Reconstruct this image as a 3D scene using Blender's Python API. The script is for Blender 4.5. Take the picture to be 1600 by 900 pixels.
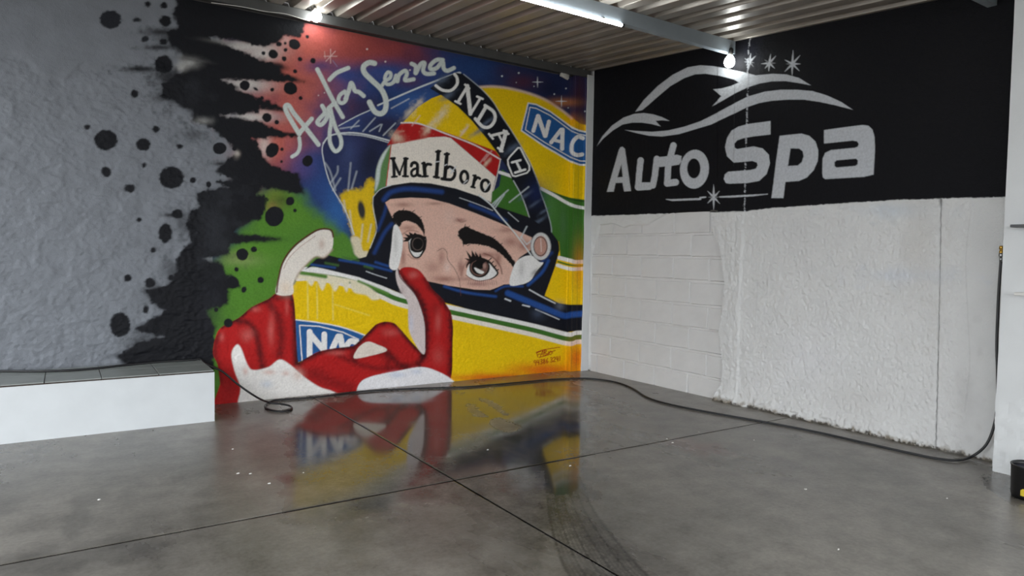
import bpy, bmesh, math
import numpy as np
from mathutils import Matrix, Vector

for o in list(bpy.data.objects): bpy.data.objects.remove(o)
scene = bpy.context.scene
COL = scene.collection

# ------------------------------------------------------------------ camera
F, HCAM = 1065.0, 1.30                       # focal length in pixels of the 1600x900 frame, lens height
YAW, PITCH, ROLL = math.radians(33.4), math.radians(-2.45), math.radians(0.93)
fw = np.array([math.sin(YAW)*math.cos(PITCH), math.cos(YAW)*math.cos(PITCH), math.sin(PITCH)])
ri = np.array([math.cos(YAW), -math.sin(YAW), 0.0]); up = np.cross(ri, fw)
RI = math.cos(ROLL)*ri + math.sin(ROLL)*up
UP = -math.sin(ROLL)*ri + math.cos(ROLL)*up
CP = np.array([0, 0, HCAM])
cam = bpy.data.cameras.new('camera'); cam.sensor_width = 36; cam.lens = F/1600*36
cam.clip_start = 0.05; cam.clip_end = 200
camo = bpy.data.objects.new('camera', cam); COL.objects.link(camo)
M = Matrix.Identity(4)
for i in range(3):
    M[i][0], M[i][1], M[i][2], M[i][3] = RI[i], UP[i], -fw[i], CP[i]
camo.matrix_world = M
scene.camera = camo

def hit(x, y, ax, v):
    d = (x-800)/F*RI + (450-y)/F*UP + fw
    return CP + d*((v-CP[ax])/d[ax])
def proj(P):
    Q = np.asarray(P, float)-CP; z = Q@fw
    z = np.where(np.abs(z) < 1e-4, 1e-4, z)
    return 800+F*(Q@RI)/z, 450-F*(Q@UP)/z, z

# ------------------------------------------------------------------ world and exposure
w = bpy.data.worlds.new('overcast_sky'); scene.world = w; w.use_nodes = True
bg = w.node_tree.nodes['Background']
bg.inputs[0].default_value = (0.93, 0.97, 1.0, 1); bg.inputs[1].default_value = 1.0
scene.view_settings.view_transform = 'Standard'; scene.view_settings.look = 'None'
scene.view_settings.gamma = 1.0; scene.view_settings.use_curve_mapping = False
scene.view_settings.exposure = 2.22
scene.cycles.sample_clamp_indirect = 3.0; scene.cycles.caustics_reflective = False; scene.cycles.caustics_refractive = False

# ------------------------------------------------------------------ dimensions of the place
XC, YC = 5.18, 6.28                          # right wall plane, back wall plane
BENCH_Y, BENCH_X, BENCH_Z = 5.655, 0.975, 0.40
JX, JY = 1.90, 3.46                          # saw cut joints in the floor
def roof_z(y): return 3.495-0.087*(6.2-y)
PILLAR_X, PILLAR_Y = 4.93, 1.885

# ------------------------------------------------------------------ helpers
def lin(c):
    c = np.asarray(c, float)/255.0
    return np.where(c <= 0.04045, c/12.92, ((c+0.055)/1.055)**2.4)
_tabs = {}
def vnoise(x, y, seed=0):
    if seed not in _tabs: _tabs[seed] = np.random.RandomState(seed+11).rand(256, 256).astype(np.float32)
    t = _tabs[seed]
    x = np.asarray(x); y = np.asarray(y)
    xi = np.floor(x).astype(np.int64); yi = np.floor(y).astype(np.int64)
    fx = x-xi; fy = y-yi; fx = fx*fx*(3-2*fx); fy = fy*fy*(3-2*fy)
    a = t[yi & 255, xi & 255]; b = t[yi & 255, (xi+1) & 255]
    c = t[(yi+1) & 255, xi & 255]; d = t[(yi+1) & 255, (xi+1) & 255]
    return (a+(b-a)*fx)*(1-fy)+(c+(d-c)*fx)*fy-0.5
def fbm(x, y, octv=4, seed=0):
    r = 0; a = 1
    for k in range(octv):
        r = r+a*vnoise(x*2**k, y*2**k, seed+k); a *= 0.5
    return r
def sstep(a, b, x):
    t = np.clip((x-a)/(b-a), 0, 1); return t*t*(3-2*t)

def tag(o, label=None, cat=None, group=None, kind=None):
    if label: o['label'] = label
    if cat: o['category'] = cat
    if group: o['group'] = group
    if kind: o['kind'] = kind
    return o
def empty(name, loc, label=None, cat=None, group=None, kind=None):
    o = bpy.data.objects.new(name, None); COL.objects.link(o)
    o.matrix_world = Matrix.Translation(Vector(loc)); o.empty_display_size = 0.1
    return tag(o, label, cat, group, kind)
def setparent(o, p):
    if p is not None:
        o.parent = p
        m = Matrix.Identity(4); q = p
        while q is not None:
            m = q.matrix_basis @ m if q.parent is None else (q.matrix_parent_inverse @ q.matrix_basis) @ m
            q = q.parent
        o.matrix_parent_inverse = m.inverted()
    return o
def mesh_obj(name, verts, faces, mat, parent=None, smooth=False):
    me = bpy.data.meshes.new(name); me.from_pydata([tuple(map(float, v)) for v in verts], [], faces); me.update()
    bm = bmesh.new(); bm.from_mesh(me); bmesh.ops.recalc_face_normals(bm, faces=bm.faces); bm.to_mesh(me); bm.free()
    if mat: me.materials.append(mat)
    if smooth: me.shade_smooth()
    o = bpy.data.objects.new(name, me); COL.objects.link(o)
    return setparent(o, parent)
def bm_obj(name, bm, mat, parent=None, smooth=False):
    bmesh.ops.recalc_face_normals(bm, faces=bm.faces)
    me = bpy.data.meshes.new(name); bm.to_mesh(me); bm.free()
    if mat: me.materials.append(mat)
    if smooth: me.shade_smooth()
    o = bpy.data.objects.new(name, me); COL.objects.link(o)
    return setparent(o, parent)
def add_box(bm, x0, x1, y0, y1, z0, z1, bev=0.0, seg=1):
    r = bmesh.ops.create_cube(bm, size=1)
    vs = r['verts']
    for v in vs:
        v.co = Vector((x0+(v.co.x+.5)*(x1-x0), y0+(v.co.y+.5)*(y1-y0), z0+(v.co.z+.5)*(z1-z0)))
    if bev > 0:
        es = {e for v in vs for e in v.link_edges}
        bmesh.ops.bevel(bm, geom=list(es), offset=bev, segments=seg, affect='EDGES', profile=0.5)
def box(name, x0, x1, y0, y1, z0, z1, mat, parent=None, bev=0.0):
    bm = bmesh.new(); add_box(bm, x0, x1, y0, y1, z0, z1, bev); return bm_obj(name, bm, mat, parent)
def catmull(pts, closed=False, n=8):
    P = np.array(pts, float); N = len(P); out = []
    segs = N if closed else N-1
    for i in range(segs):
        if closed: p0, p1, p2, p3 = P[(i-1) % N], P[i], P[(i+1) % N], P[(i+2) % N]
        else: p0, p1, p2, p3 = P[max(i-1, 0)], P[i], P[i+1], P[min(i+2, N-1)]
        for k in range(n):
            t = k/n
            out.append(0.5*((2*p1)+(-p0+p2)*t+(2*p0-5*p1+4*p2-p3)*t*t+(-p0+3*p1-3*p2+p3)*t**3))
    if not closed: out.append(P[-1])
    return np.array(out)
def tube(name, pts, r, mat, parent=None, sides=10, n=8, caps=True):
    P = catmull(pts, False, n) if n > 1 else np.array(pts, float)
    keep = [0]+[i for i in range(1, len(P)) if np.linalg.norm(P[i]-P[i-1]) > 1e-5]; P = P[keep]
    V = []; Fs = []; N = len(P); prev = None
    for i in range(N):
        t = P[min(i+1, N-1)]-P[max(i-1, 0)]; t /= np.linalg.norm(t)
        if prev is None:
            a = np.array([0, 0, 1.]) if abs(t[2]) < .9 else np.array([1., 0, 0])
        else: a = prev
        u = a-t*(a@t); u /= np.linalg.norm(u); v = np.cross(t, u); prev = u
        for k in range(sides):
            an = 2*math.pi*k/sides; V.append(P[i]+r*(math.cos(an)*u+math.sin(an)*v))
    for i in range(N-1):
        for k in range(sides):
            a, b = i*sides+k, i*sides+(k+1) % sides
            Fs.append((a, b, b+sides, a+sides))
    if caps: Fs.append(tuple(range(sides))); Fs.append(tuple((N-1)*sides+k for k in range(sides)))
    return mesh_obj(name, V, Fs, mat, parent, True)
def lathe(name, prof, loc, mat, parent=None, sides=24, axis=(0, 0, 1)):
    A = Vector(axis).normalized().to_track_quat('Z', 'Y').to_matrix(); V = []; Fs = []
    for (r, z) in prof:
        for k in range(sides):
            an = 2*math.pi*k/sides; V.append(A@Vector((r*math.cos(an), r*math.sin(an), z))+Vector(loc))
    for i in range(len(prof)-1):
        for k in range(sides):
            a, b = i*sides+k, i*sides+(k+1) % sides
            Fs.append((a, b, b+sides, a+sides))
    Fs.append(tuple(range(sides))); Fs.append(tuple((len(prof)-1)*sides+k for k in range(sides)))
    return mesh_obj(name, V, Fs, mat, parent, True)

# ------------------------------------------------------------------ materials
def newmat(name):
    m = bpy.data.materials.new(name); m.use_nodes = True
    nt = m.node_tree; return m, nt, nt.nodes['Principled BSDF']
def N(nt, t, **kw):
    n = nt.nodes.new(t)
    for k, v in kw.items(): setattr(n, k, v)
    return n
def bump(nt, b, layers, dist=0.004):
    """layers: (scale, strength, detail); chained object-space noise bumps"""
    tc = N(nt, 'ShaderNodeNewGeometry'); prev = None
    for sc, st, de in layers:
        no = N(nt, 'ShaderNodeTexNoise'); no.inputs['Scale'].default_value = sc; no.inputs['Detail'].default_value = de
        nt.links.new(tc.outputs['Position'], no.inputs['Vector'])
        bp = N(nt, 'ShaderNodeBump'); bp.inputs['Strength'].default_value = st; bp.inputs['Distance'].default_value = dist
        nt.links.new(no.outputs[0], bp.inputs['Height'])
        if prev: nt.links.new(prev.outputs[0], bp.inputs['Normal'])
        prev = bp
    nt.links.new(prev.outputs[0], b.inputs['Normal'])
def mat_paint(name, rough=0.5, layers=((60, .25, 3),), spec=0.4, var=0.08, varscale=30):
    m, nt, b = newmat(name)
    at = N(nt, 'ShaderNodeAttribute', attribute_name='Col')
    ge = N(nt, 'ShaderNodeNewGeometry')
    no = N(nt, 'ShaderNodeTexNoise'); no.inputs['Scale'].default_value = varscale; no.inputs['Detail'].default_value = 4
    nt.links.new(ge.outputs['Position'], no.inputs['Vector'])
    mr = N(nt, 'ShaderNodeMapRange'); mr.inputs[1].default_value = .3; mr.inputs[2].default_value = .7
    mr.inputs[3].default_value = 1-var; mr.inputs[4].default_value = 1+var
    nt.links.new(no.outputs[0], mr.inputs[0])
    mx = N(nt, 'ShaderNodeVectorMath', operation='SCALE')
    nt.links.new(at.outputs['Color'], mx.inputs[0]); nt.links.new(mr.outputs[0], mx.inputs['Scale'])
    nt.links.new(mx.outputs[0], b.inputs['Base Color'])
    b.inputs['Roughness'].default_value = rough; b.inputs['Specular IOR Level'].default_value = spec
    bump(nt, b, layers)
    return m
def mat_plain(name, rgb, rough=0.5, metal=0.0, var=0.06, scale=12, layers=None, spec=0.5):
    m, nt, b = newmat(name)
    ge = N(nt, 'ShaderNodeNewGeometry'); no = N(nt, 'ShaderNodeTexNoise')
    no.inputs['Scale'].default_value = scale; no.inputs['Detail'].default_value = 5
    nt.links.new(ge.outputs['Position'], no.inputs['Vector'])
    cr = N(nt, 'ShaderNodeValToRGB'); l = lin(rgb)
    cr.color_ramp.elements[0].position = .3; cr.color_ramp.elements[1].position = .7
    cr.color_ramp.elements[0].color = (*(l*(1-var)), 1); cr.color_ramp.elements[1].color = (*(l*(1+var)), 1)
    nt.links.new(no.outputs[0], cr.inputs[0]); nt.links.new(cr.outputs[0], b.inputs['Base Color'])
    b.inputs['Roughness'].default_value = rough; b.inputs['Metallic'].default_value = metal
    b.inputs['Specular IOR Level'].default_value = spec
    if layers: bump(nt, b, layers)
    return m
def mat_emit(name, rgb, strength):
    m, nt, b = newmat(name)
    b.inputs['Base Color'].default_value = (.8, .8, .8, 1)
    b.inputs['Emission Color'].default_value = (*rgb, 1); b.inputs['Emission Strength'].default_value = strength
    return m

MAT_MURAL = mat_paint('mural_paint', 0.62, ((45, .5, 3), (160, .5, 2)), 0.18, 0.09, 60)
MAT_GREY = mat_paint('grey_wall_paint', 0.55, ((35, .6, 4), (140, .5, 2)), 0.25, 0.06, 8)
MAT_SIGN = mat_paint('sign_paint', 0.6, ((70, .6, 3), (220, .6, 2)), 0.12, 0.1, 50)
MAT_WHITE = mat_paint('whitewashed_plaster', 0.75, ((60, .9, 4), (190, .7, 2)), 0.2, 0.025, 5)
MAT_BLOCK = mat_plain('whitewashed_block', (210, 209, 208), 0.8, 0, .03, 6, ((55, .3, 4), (200, .3, 2)), .25)
MAT_SMOOTHWHITE = mat_plain('white_emulsion', (214, 216, 217), 0.6, 0, .03, 5, ((22, .25, 4), (120, .15, 2)), .3)
MAT_BENCH = mat_plain('bench_white_paint', (212, 216, 219), 0.55, 0, .03, 6, ((14, .3, 4), (90, .15, 2)), .35)
MAT_TILE = mat_plain('grey_bench_tile', (142, 146, 143), 0.35, 0, .1, 9)
MAT_GROUT = mat_plain('dark_grout', (60, 50, 45), 0.9)
MAT_RUBBER = mat_plain('black_rubber', (20, 20, 23), 0.42)
MAT_ROOF = mat_plain('galvanised_sheet', (165, 157, 148), 0.36, 0.35, .1, 4)
MAT_BEAM = mat_plain('grey_painted_steel', (160, 171, 180), 0.45, 0.1, .05, 7)
MAT_DARKBEAM = mat_plain('dull_dark_steel', (88, 88, 88), 0.55, 0.3, .1, 8)
MAT_BRASS = mat_plain('brass', (190, 150, 70), 0.3, 1.0)
MAT_STEEL = mat_plain('zinc_steel', (150, 150, 150), 0.35, 1.0)
MAT_PLASTICW = mat_plain('white_plastic', (215, 213, 208), 0.45)
MAT_BLACKP = mat_plain('black_plastic', (18, 18, 20), 0.35)
MAT_BLUEP = mat_plain('dark_blue_plastic', (32, 26, 78), 0.4)
MAT_YELLOW = mat_plain('yellow_label', (205, 180, 40), 0.5)
MAT_TUBE = mat_emit('led_tube_glow', (0.95, 1.0, 1.0), 6)
MAT_BULB = mat_emit('led_bulb_glow', (0.95, 1.0, 0.98), 7)
MAT_SHADEDWALL = mat_plain('shaded_wall_grey', (92, 90, 88), 0.9)  # shade in the gaps above the wall beam is put into this grey
MAT_DIRT = mat_plain('joint_dirt', (30, 28, 26), 0.95, spec=.05)

# ------------------------------------------------------------------ paint canvas (what the painters put on the two walls)
S = 1.5; CW, CH = int(1600*S), int(900*S)
canvas = np.zeros((CH, CW, 3), np.float32)
cls = np.zeros((CH, CW), np.int32)
PARTS = [None]                                # id -> (name, parent id)
def new_part(name, parent=0):
    PARTS.append((name, parent)); return len(PARTS)-1
K = dict(P=(0, 0, 1), C1=(430, 70, 4.737), C2=(660, 100, 4.5), C3=(580, 190, 6.427), C4=(590, 290, 5), C5=(740, 280, 4.5),
         C6=(320, 340, 3), C7=(450, 400, 4.0926), C8=(690, 420, 4.735), C9=(500, 180, 3.75),
         D1=(930, 80, 6), D2=(1130, 70, 5.624), D3=(930, 180, 6), D4=(1130, 170, 5.623),
         E1=(200, 0, 4.2857), E2=(200, 200, 4.2857), E3=(120, 380, 4.09), A1=(0, 0, 3), A5=(0, 300, 3), A7=(800, 300, 3))
def T(k, pts):
    x0, y0, s = K[k]; return [(x0+p[0]/s, y0+p[1]/s)+tuple(p[2:]) for p in pts]
def window(x0, x1, y0, y1):
    a, b = max(0, int(x0*S)), min(CW, int(x1*S)+2); c, d = max(0, int(y0*S)), min(CH, int(y1*S)+2)
    if a >= b or c >= d: return None
    X, Y = np.meshgrid((np.arange(a, b)+.5)/S, (np.arange(c, d)+.5)/S)
    return (slice(c, d), slice(a, b)), X.astype(np.float32), Y.astype(np.float32)
def sd_poly(P, X, Y):
    d = np.full(X.shape, 1e9, np.float32); ins = np.zeros(X.shape, bool); n = len(P)
    for i in range(n):
        ax, ay = P[i-1]; bx, by = P[i]
        ex, ey = bx-ax, by-ay; L = ex*ex+ey*ey
        if L < 1e-9: continue
        wx, wy = X-ax, Y-ay
        t = np.clip((wx*ex+wy*ey)/L, 0, 1)
        d = np.minimum(d, (wx-ex*t)**2+(wy-ey*t)**2)
        if ay != by:
            c = (Y >= min(ay, by)) & (Y < max(ay, by)) & ((wx-ex*wy/ey) > 0)
            ins ^= c
    d = np.sqrt(d); return np.where(ins, -d, d)
def sd_stroke(P, W, X, Y):
    d = np.full(X.shape, 1e9, np.float32)
    for i in range(len(P)-1):
        ax, ay = P[i]; bx, by = P[i+1]; ex, ey = bx-ax, by-ay; L = max(ex*ex+ey*ey, 1e-9)
        t = np.clip(((X-ax)*ex+(Y-ay)*ey)/L, 0, 1)
        d = np.minimum(d, np.hypot(X-ax-ex*t, Y-ay-ey*t)-(W[i]+(W[i+1]-W[i])*t)/2)
    return d
def put(win, al, col, part):
    sl = win
    canvas[sl] += (lin(col).astype(np.float32)-canvas[sl])*al[..., None]
    if part is not None:
        c = cls[sl]; c[al > 0.5] = part
def alpha_of(d, soft, X, Y, rag, ragf, seed, alpha, holes, clip):
    if rag: d = d+rag*fbm(X*ragf, Y*ragf, 3, seed)
    a = np.clip(0.5-d/(2*max(soft, .34)), 0, 1); a = a*a*(3-2*a)*alpha
    for h in holes: a = a*np.clip(0.5+sd_poly(h, X, Y)/(2*max(soft, .4)), 0, 1)
    if clip is not None: a = a*np.clip(0.5-sd_poly(clip, X, Y)/1.2, 0, 1)
    return a
def poly(pts, col, part=None, soft=.5, sm=True, alpha=1, rag=0, ragf=.3, seed=3, holes=(), clip=None, n=5):
    P = catmull(pts, True, n) if sm else np.array(pts, float)
    m = soft+rag+2; x0, y0 = P.min(0)-m; x1, y1 = P.max(0)+m
    w_ = window(x0, x1, y0, y1)
    if w_ is None: return P
    sl, X, Y = w_
    put(sl, alpha_of(sd_poly(P, X, Y), soft, X, Y, rag, ragf, seed, alpha, holes, clip), col, part); return P
def stroke(pts, wd, col, part=None, soft=.5, sm=True, alpha=1, rag=0, ragf=.4, seed=5, clip=None, n=6):
    pts = [tuple(p) for p in pts]
    Q = np.array([(p[0], p[1], p[2] if len(p) > 2 else wd) for p in pts], float)
    if sm and len(Q) > 2: Q = catmull(Q, False, n)
    m = soft+rag+2+Q[:, 2].max(); x0, y0 = Q[:, :2].min(0)-m; x1, y1 = Q[:, :2].max(0)+m
    w_ = window(x0, x1, y0, y1)
    if w_ is None: return
    sl, X, Y = w_
    put(sl, alpha_of(sd_stroke(Q[:, :2], Q[:, 2], X, Y), soft, X, Y, rag, ragf, seed, alpha, (), clip), col, part)
def ell(cx, cy, rx, ry, col, part=None, rot=0, soft=.6, alpha=1, rag=0, ragf=.4, seed=7, clip=None):
    m = max(rx, ry)+soft+rag+2; w_ = window(cx-m, cx+m, cy-m, cy+m)
    if w_ is None: return
    sl, X, Y = w_; c, s = math.cos(rot), math.sin(rot)
    u = (X-cx)*c+(Y-cy)*s; v = -(X-cx)*s+(Y-cy)*c
    d = (np.sqrt((u/rx)**2+(v/ry)**2)-1)*min(rx, ry)
    put(sl, alpha_of(d, soft, X, Y, rag, ragf, seed, alpha, (), clip), col, part)
def ring(cx, cy, rx, ry, wd, col, part=None, rot=0, soft=.5, alpha=1):
    a = np.linspace(0, 2*math.pi, 33); c, s = math.cos(rot), math.sin(rot)
    stroke([(cx+rx*math.cos(t)*c-ry*math.sin(t)*s, cy+rx*math.cos(t)*s+ry*math.sin(t)*c) for t in a], wd, col, part, soft, False, alpha)
def blob(cx, cy, rx, ry, col, alpha=1, clip=None, rag=0.35, seed=21, ragf=.06, rot=0):
    m = 2.2*max(rx, ry); w_ = window(cx-m, cx+m, cy-m, cy+m)
    if w_ is None: return
    sl, X, Y = w_; c, s = math.cos(rot), math.sin(rot)
    u = (X-cx)*c+(Y-cy)*s; v = -(X-cx)*s+(Y-cy)*c
    r = (u/rx)**2+(v/ry)**2
    if rag: r = r*np.maximum(.2, 1+2*rag*fbm(X*ragf, Y*ragf, 3, seed))
    a = np.exp(-r*1.2)*alpha; a[a < .01] = 0
    if clip is not None: a = a*np.clip(0.5-sd_poly(np.array(clip, float), X, Y)/1.5, 0, 1)
    put(sl, a, col, None)
def star(k, cx, cy, R, col, part, rays=4, wd=1.2, ang=0.0, inner=.35, soft=.5, alpha=1):
    (x, y), = T(k, [(cx, cy)]); R = R/K[k][2]
    for i in range(rays):
        a = ang+2*math.pi*i/rays; rr = R*(1 if i % 2 == 0 else inner) if rays > 4 else R
        stroke([(x, y, wd*1.5), (x+rr*math.sin(a), y-rr*math.cos(a), wd*.3)], wd, col, part, soft, False, alpha)

# palette
GREY = (120, 124, 131); INK = (20, 21, 26); PINK = (200, 104, 92); NAVY = (36, 46, 84); BLUE = (40, 82, 150)
YEL = (240, 200, 6); REDC = (180, 28, 28); DKRED = (62, 10, 14); CREAM = (240, 231, 219); WHITE = (240, 238, 236)
GRN = (62, 112, 40); SKIN = (228, 186, 169); PANEL = (38, 92, 152); TRIM = (18, 20, 30); SIL = (188, 191, 196)

# ---- back wall
canvas[:] = lin(GREY)
p_bg = new_part('galaxy_backdrop'); p_blk = new_part('black_paint_burst')
p_glass = new_part('raised_visor'); p_helm = new_part('yellow_helmet'); p_strap = new_part('black_visor_band')
p_trim = new_part('helmet_trim'); p_face = new_part('painted_face'); p_gl = new_part('red_racing_glove')
p_sig = new_part('white_handwriting'); p_artist = new_part('red_artist_signature')
# backdrop
poly([(398, -30), (930, -30), (930, 640), (335, 640), (332, 400), (345, 330), (388, 300), (388, 215), (360, 190), (360, 120), (350, 60), (398, 30)], NAVY, p_bg, sm=False)
for b in [(700, 90, 90, 45, (42, 66, 120), .8), (545, 140, 60, 45, BLUE, .7), (640, 120, 60, 30, (44, 78, 144), .7), (500, 195, 45, 40, (48, 74, 138), .7),
          (455, 120, 75, 75, PINK, 1), (470, 80, 70, 50, PINK, 1), (545, 62, 85, 30, (186, 88, 78), .95), (610, 78, 60, 26, (150, 66, 66), .85), (650, 92, 35, 16, (112, 52, 66), .7),
          (430, 225, 45, 52, PINK, 1), (460, 180, 26, 40, PINK, .7), (560, 82, 60, 20, (170, 78, 72), .7),
          (500, 103, 30, 12, (72, 66, 122), .8), (540, 118, 26, 14, (44, 76, 142), .9), (600, 112, 40, 16, (44, 80, 146), .8), (640, 128, 26, 12, (96, 52, 78), .6),
          (620, 175, 70, 26, (30, 34, 62), .8), (560, 165, 35, 18, (60, 40, 70), .6), (740, 108, 50, 22, (38, 66, 118), .8),
          (815, 128, 26, 14, (92, 40, 48), .6), (905, 150, 12, 40, (78, 36, 42), .7), (860, 140, 22, 18, (24, 28, 56), .7), (790, 110, 20, 12, (60, 40, 62), .5),
          (505, 290, 50, 50, (46, 74, 134), .9), (470, 265, 22, 18, (88, 70, 130), .6), (530, 330, 30, 40, (52, 104, 170), .85), (490, 250, 30, 20, (60, 78, 142), .6)]:
    blob(*b)
poly([(322, 640), (318, 470), (330, 420), (355, 390), (385, 345), (402, 310), (440, 292), (470, 306), (505, 342), (540, 372), (566, 412), (520, 440), (470, 480), (455, 640)], (84, 134, 44), p_bg, soft=16, rag=10, ragf=.05)
for b in [(430, 305, 22, 14, (120, 134, 50), .7), (425, 322, 14, 10, (150, 120, 70), .7), (460, 340, 22, 20, (96, 142, 46), .5), (400, 400, 30, 26, (98, 150, 50), .5),
          (372, 400, 20, 10, (140, 160, 80), .5), (480, 380, 30, 30, (80, 128, 48), .6), (440, 312, 14, 10, (40, 50, 30), .5)]: blob(*b)
# pale tips behind the burst
for b in [(378, 72, 52, 9, (214, 210, 206), .95), (408, 84, 34, 16, (214, 208, 204), .95), (385, 132, 44, 14, (212, 208, 204), .95), (392, 183, 46, 9, (212, 208, 204), .95), (412, 176, 14, 8, (210, 180, 172), .8),
          (413, 228, 12, 22, (216, 196, 190), .95), (446, 62, 12, 10, (206, 170, 164), .7), (375, 408, 40, 10, (150, 160, 110), .4)]: blob(*b, rag=.1)
burst = [(270, -20), (277, 9), (268, 21), (282, 42), (258, 50), (268, 72), (285, 84), (290, 112), (275, 117), (254, 131), (252, 149), (277, 161), (300, 173), (303, 187), (331, 200), (359, 223), (370, 240), (349, 254), (338, 268),
         (361, 279), (340, 284), (359, 293), (305, 300), (312, 321), (298, 331), (291, 349), (298, 377), (277, 405), (276, 412), (272, 439), (257, 448), (228, 453), (235, 470), (257, 485), (252, 492), (210, 514), (257, 527), (213, 536), (184, 556), (193, 568), (291, 580), (306, 580), (330, 600), (334, 575),
         (333, 536), (347, 544), (333, 528), (336, 512), (333, 507), (328, 495), (323, 485), (355, 475), (357, 453), (374, 446), (369, 434), (350, 429), (347, 412), (318, 404), (359, 396), (359, 380), (436, 373), (361, 363), (387, 349), (410, 340), (417, 310), (401, 303), (410, 293), (459, 300), (475, 303), (466, 272), (447, 268), (424, 258), (410, 244), (405, 226), (394, 216), (468, 212),
         (433, 203), (410, 191), (368, 184), (345, 180), (403, 175), (405, 167), (445, 174), (433, 163), (410, 156), (394, 149), (368, 140), (372, 136), (345, 124), (377, 124), (417, 126), (475, 127), (440, 114), (440, 103), (417, 96), (401, 91), (363, 75), (331, 62), (326, 57), (363, 62), (401, 70), (433, 70), (443, 56), (468, 57), (478, 40), (482, 28), (470, -20)]
poly(burst, INK, p_blk, soft=4.5, rag=5, ragf=.10, sm=False, alpha=.75); poly(burst, INK, p_blk, soft=2.5, rag=6, ragf=.16, sm=False, seed=8)
blob(335, 360, 25, 50, (52, 54, 60), .6, rag=.9); blob(300, 140, 20, 25, (50, 52, 58), .5, rag=.9); blob(330, 480, 25, 50, (34, 35, 42), .6)
blob(296, 98, 17, 9, (172, 172, 170), .85); blob(284, 106, 9, 7, (190, 188, 184), .7); blob(345, 66, 28, 3.5, (120, 120, 118), .6, rot=.16); blob(300, 93, 26, 3, (90, 90, 90), .6, rot=.16)
blob(318, 189, 12, 5, (150, 150, 148), .8); blob(371, 240, 5, 5, (190, 180, 172), .9)
for b in [(225, 108, 30, 5), (265, 118, 24, 12), (250, 50, 30, 6), (250, 74, 26, 5), (262, 150, 26, 9), (232, 540, 34, 8), (238, 516, 26, 7), (205, 556, 28, 5), (240, 455, 16, 12), (268, 336, 16, 3), (215, 107, 22, 4), (345, 256, 16, 4), (352, 268, 16, 3)]:
    blob(*b, INK, .9, rag=.6, ragf=.2)
for b in [(268, 128, 26, 20), (285, 150, 26, 16), (262, 60, 20, 10), (285, 345, 14, 22), (268, 425, 18, 20), (240, 530, 40, 16), (262, 470, 22, 14), (300, 210, 20, 10)]:
    blob(*b, INK, .55, rag=.9, ragf=.12)
for b in [(436, 104, 17, 5.5, .2), (440, 120, 34, 5, .22), (420, 170, 28, 3, .1), (440, 208, 30, 2.2, .08), (410, 374, 30, 5, 0), (345, 545, 8, 3, .3)]:
    blob(b[0], b[1], b[2], b[3], INK, .95, rot=b[4], rag=.1)
spots = dict(E1=[(250, 140, 40, 36), (350, 180, 15, 12), (240, 280, 25, 22), (240, 430, 62, 60), (1115, 297, 40, 34), (1052, 290, 10, 10), (1055, 335, 13, 13), (972, 362, 33, 30), (908, 355, 13, 13), (1045, 393, 17, 16),
                 (1010, 295, 18, 16), (1152, 396, 16, 15), (1120, 478, 14, 14), (782, 572, 34, 33), (855, 596, 18, 10), (966, 600, 13, 13), (897, 655, 13, 12), (1088, 592, 46, 42), (1157, 657, 14, 14), (930, 787, 32, 30), (996, 818, 15, 15), (1200, 245, 12, 12)],
             A1=[(517, 92, 52, 42), (693, 20, 14, 12), (768, 25, 16, 14), (643, 92, 18, 12), (680, 183, 17, 14), (497, 655, 55, 47), (408, 597, 15, 13), (632, 437, 18, 18), (672, 675, 32, 30), (731, 604, 16, 16), (843, 687, 15, 12), (676, 772, 12, 12),
                 (498, 805, 24, 23), (608, 882, 26, 20), (805, 832, 57, 53), (904, 845, 15, 14), (977, 864, 12, 15), (1030, 695, 32, 28), (1098, 697, 10, 10)],
             E2=[(1085, 490, 28, 30), (1118, 552, 12, 12), (980, 592, 62, 68), (765, 845, 40, 38), (845, 812, 18, 18), (965, 148, 42, 52), (1030, 143, 10, 12), (1028, 225, 10, 10), (250, 705, 45, 65), (168, 820, 16, 20), (330, 575, 40, 30), (75, 615, 16, 14)],
             C1=[(280, 118, 20, 20), (240, 860, 38, 42), (48, 773, 10, 10), (590, 790, 8, 8)],
             E3=[(328, 222, 24, 24), (470, 255, 32, 32), (603, 218, 20, 20), (443, 425, 20, 28), (278, 522, 65, 80), (1058, 72, 36, 38), (1020, 168, 14, 15), (1175, 235, 20, 20), (1068, 297, 16, 20), (1130, 40, 18, 18), (995, 252, 42, 38), (890, 425, 14, 14)])
for k, L in spots.items():
    for i, (x, y, rx, ry) in enumerate(L):
        (px, py), = T(k, [(x, y)]); s = K[k][2]
        rough = px < 300
        ell(px, py, rx/s, ry/s, INK if not (k == 'A1' and i in (0, 3, 4)) else (34, 36, 42), new_part('paint_spot', p_blk), rot=.5 if px > 380 else 0, soft=1.6 if rough else .9, rag=2.2 if rough else .8, ragf=.25, seed=i)
# raised visor, seen over the backdrop
vis = T('C9', [(20, 160), (60, 120), (160, 105), (260, 110), (380, 140), (440, 165), (380, 250), (330, 370), (310, 500), (325, 600), (330, 680), (300, 760), (260, 860), (210, 730), (150, 560), (60, 400), (15, 230)])
poly(vis, (38, 46, 84), p_glass, soft=2, alpha=.85)
arc2 = T('C1', [(470, 610), (600, 530), (720, 470), (860, 405), (1080, 310), (1330, 215), (1230, 350), (1060, 450), (950, 570), (890, 700), (700, 660), (560, 640)])
poly(arc2, (52, 84, 148), p_glass, soft=2, alpha=.5)
for b in [(600, 205, 40, 18, (34, 30, 54), .8), (560, 230, 25, 25, (58, 64, 112), .6), (580, 250, 22, 40, (22, 26, 46), .8), (545, 240, 14, 30, (70, 84, 130), .5), (650, 160, 40, 20, (60, 104, 170), .6), (600, 190, 30, 10, (44, 30, 52), .6)]:
    blob(*b)
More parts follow.
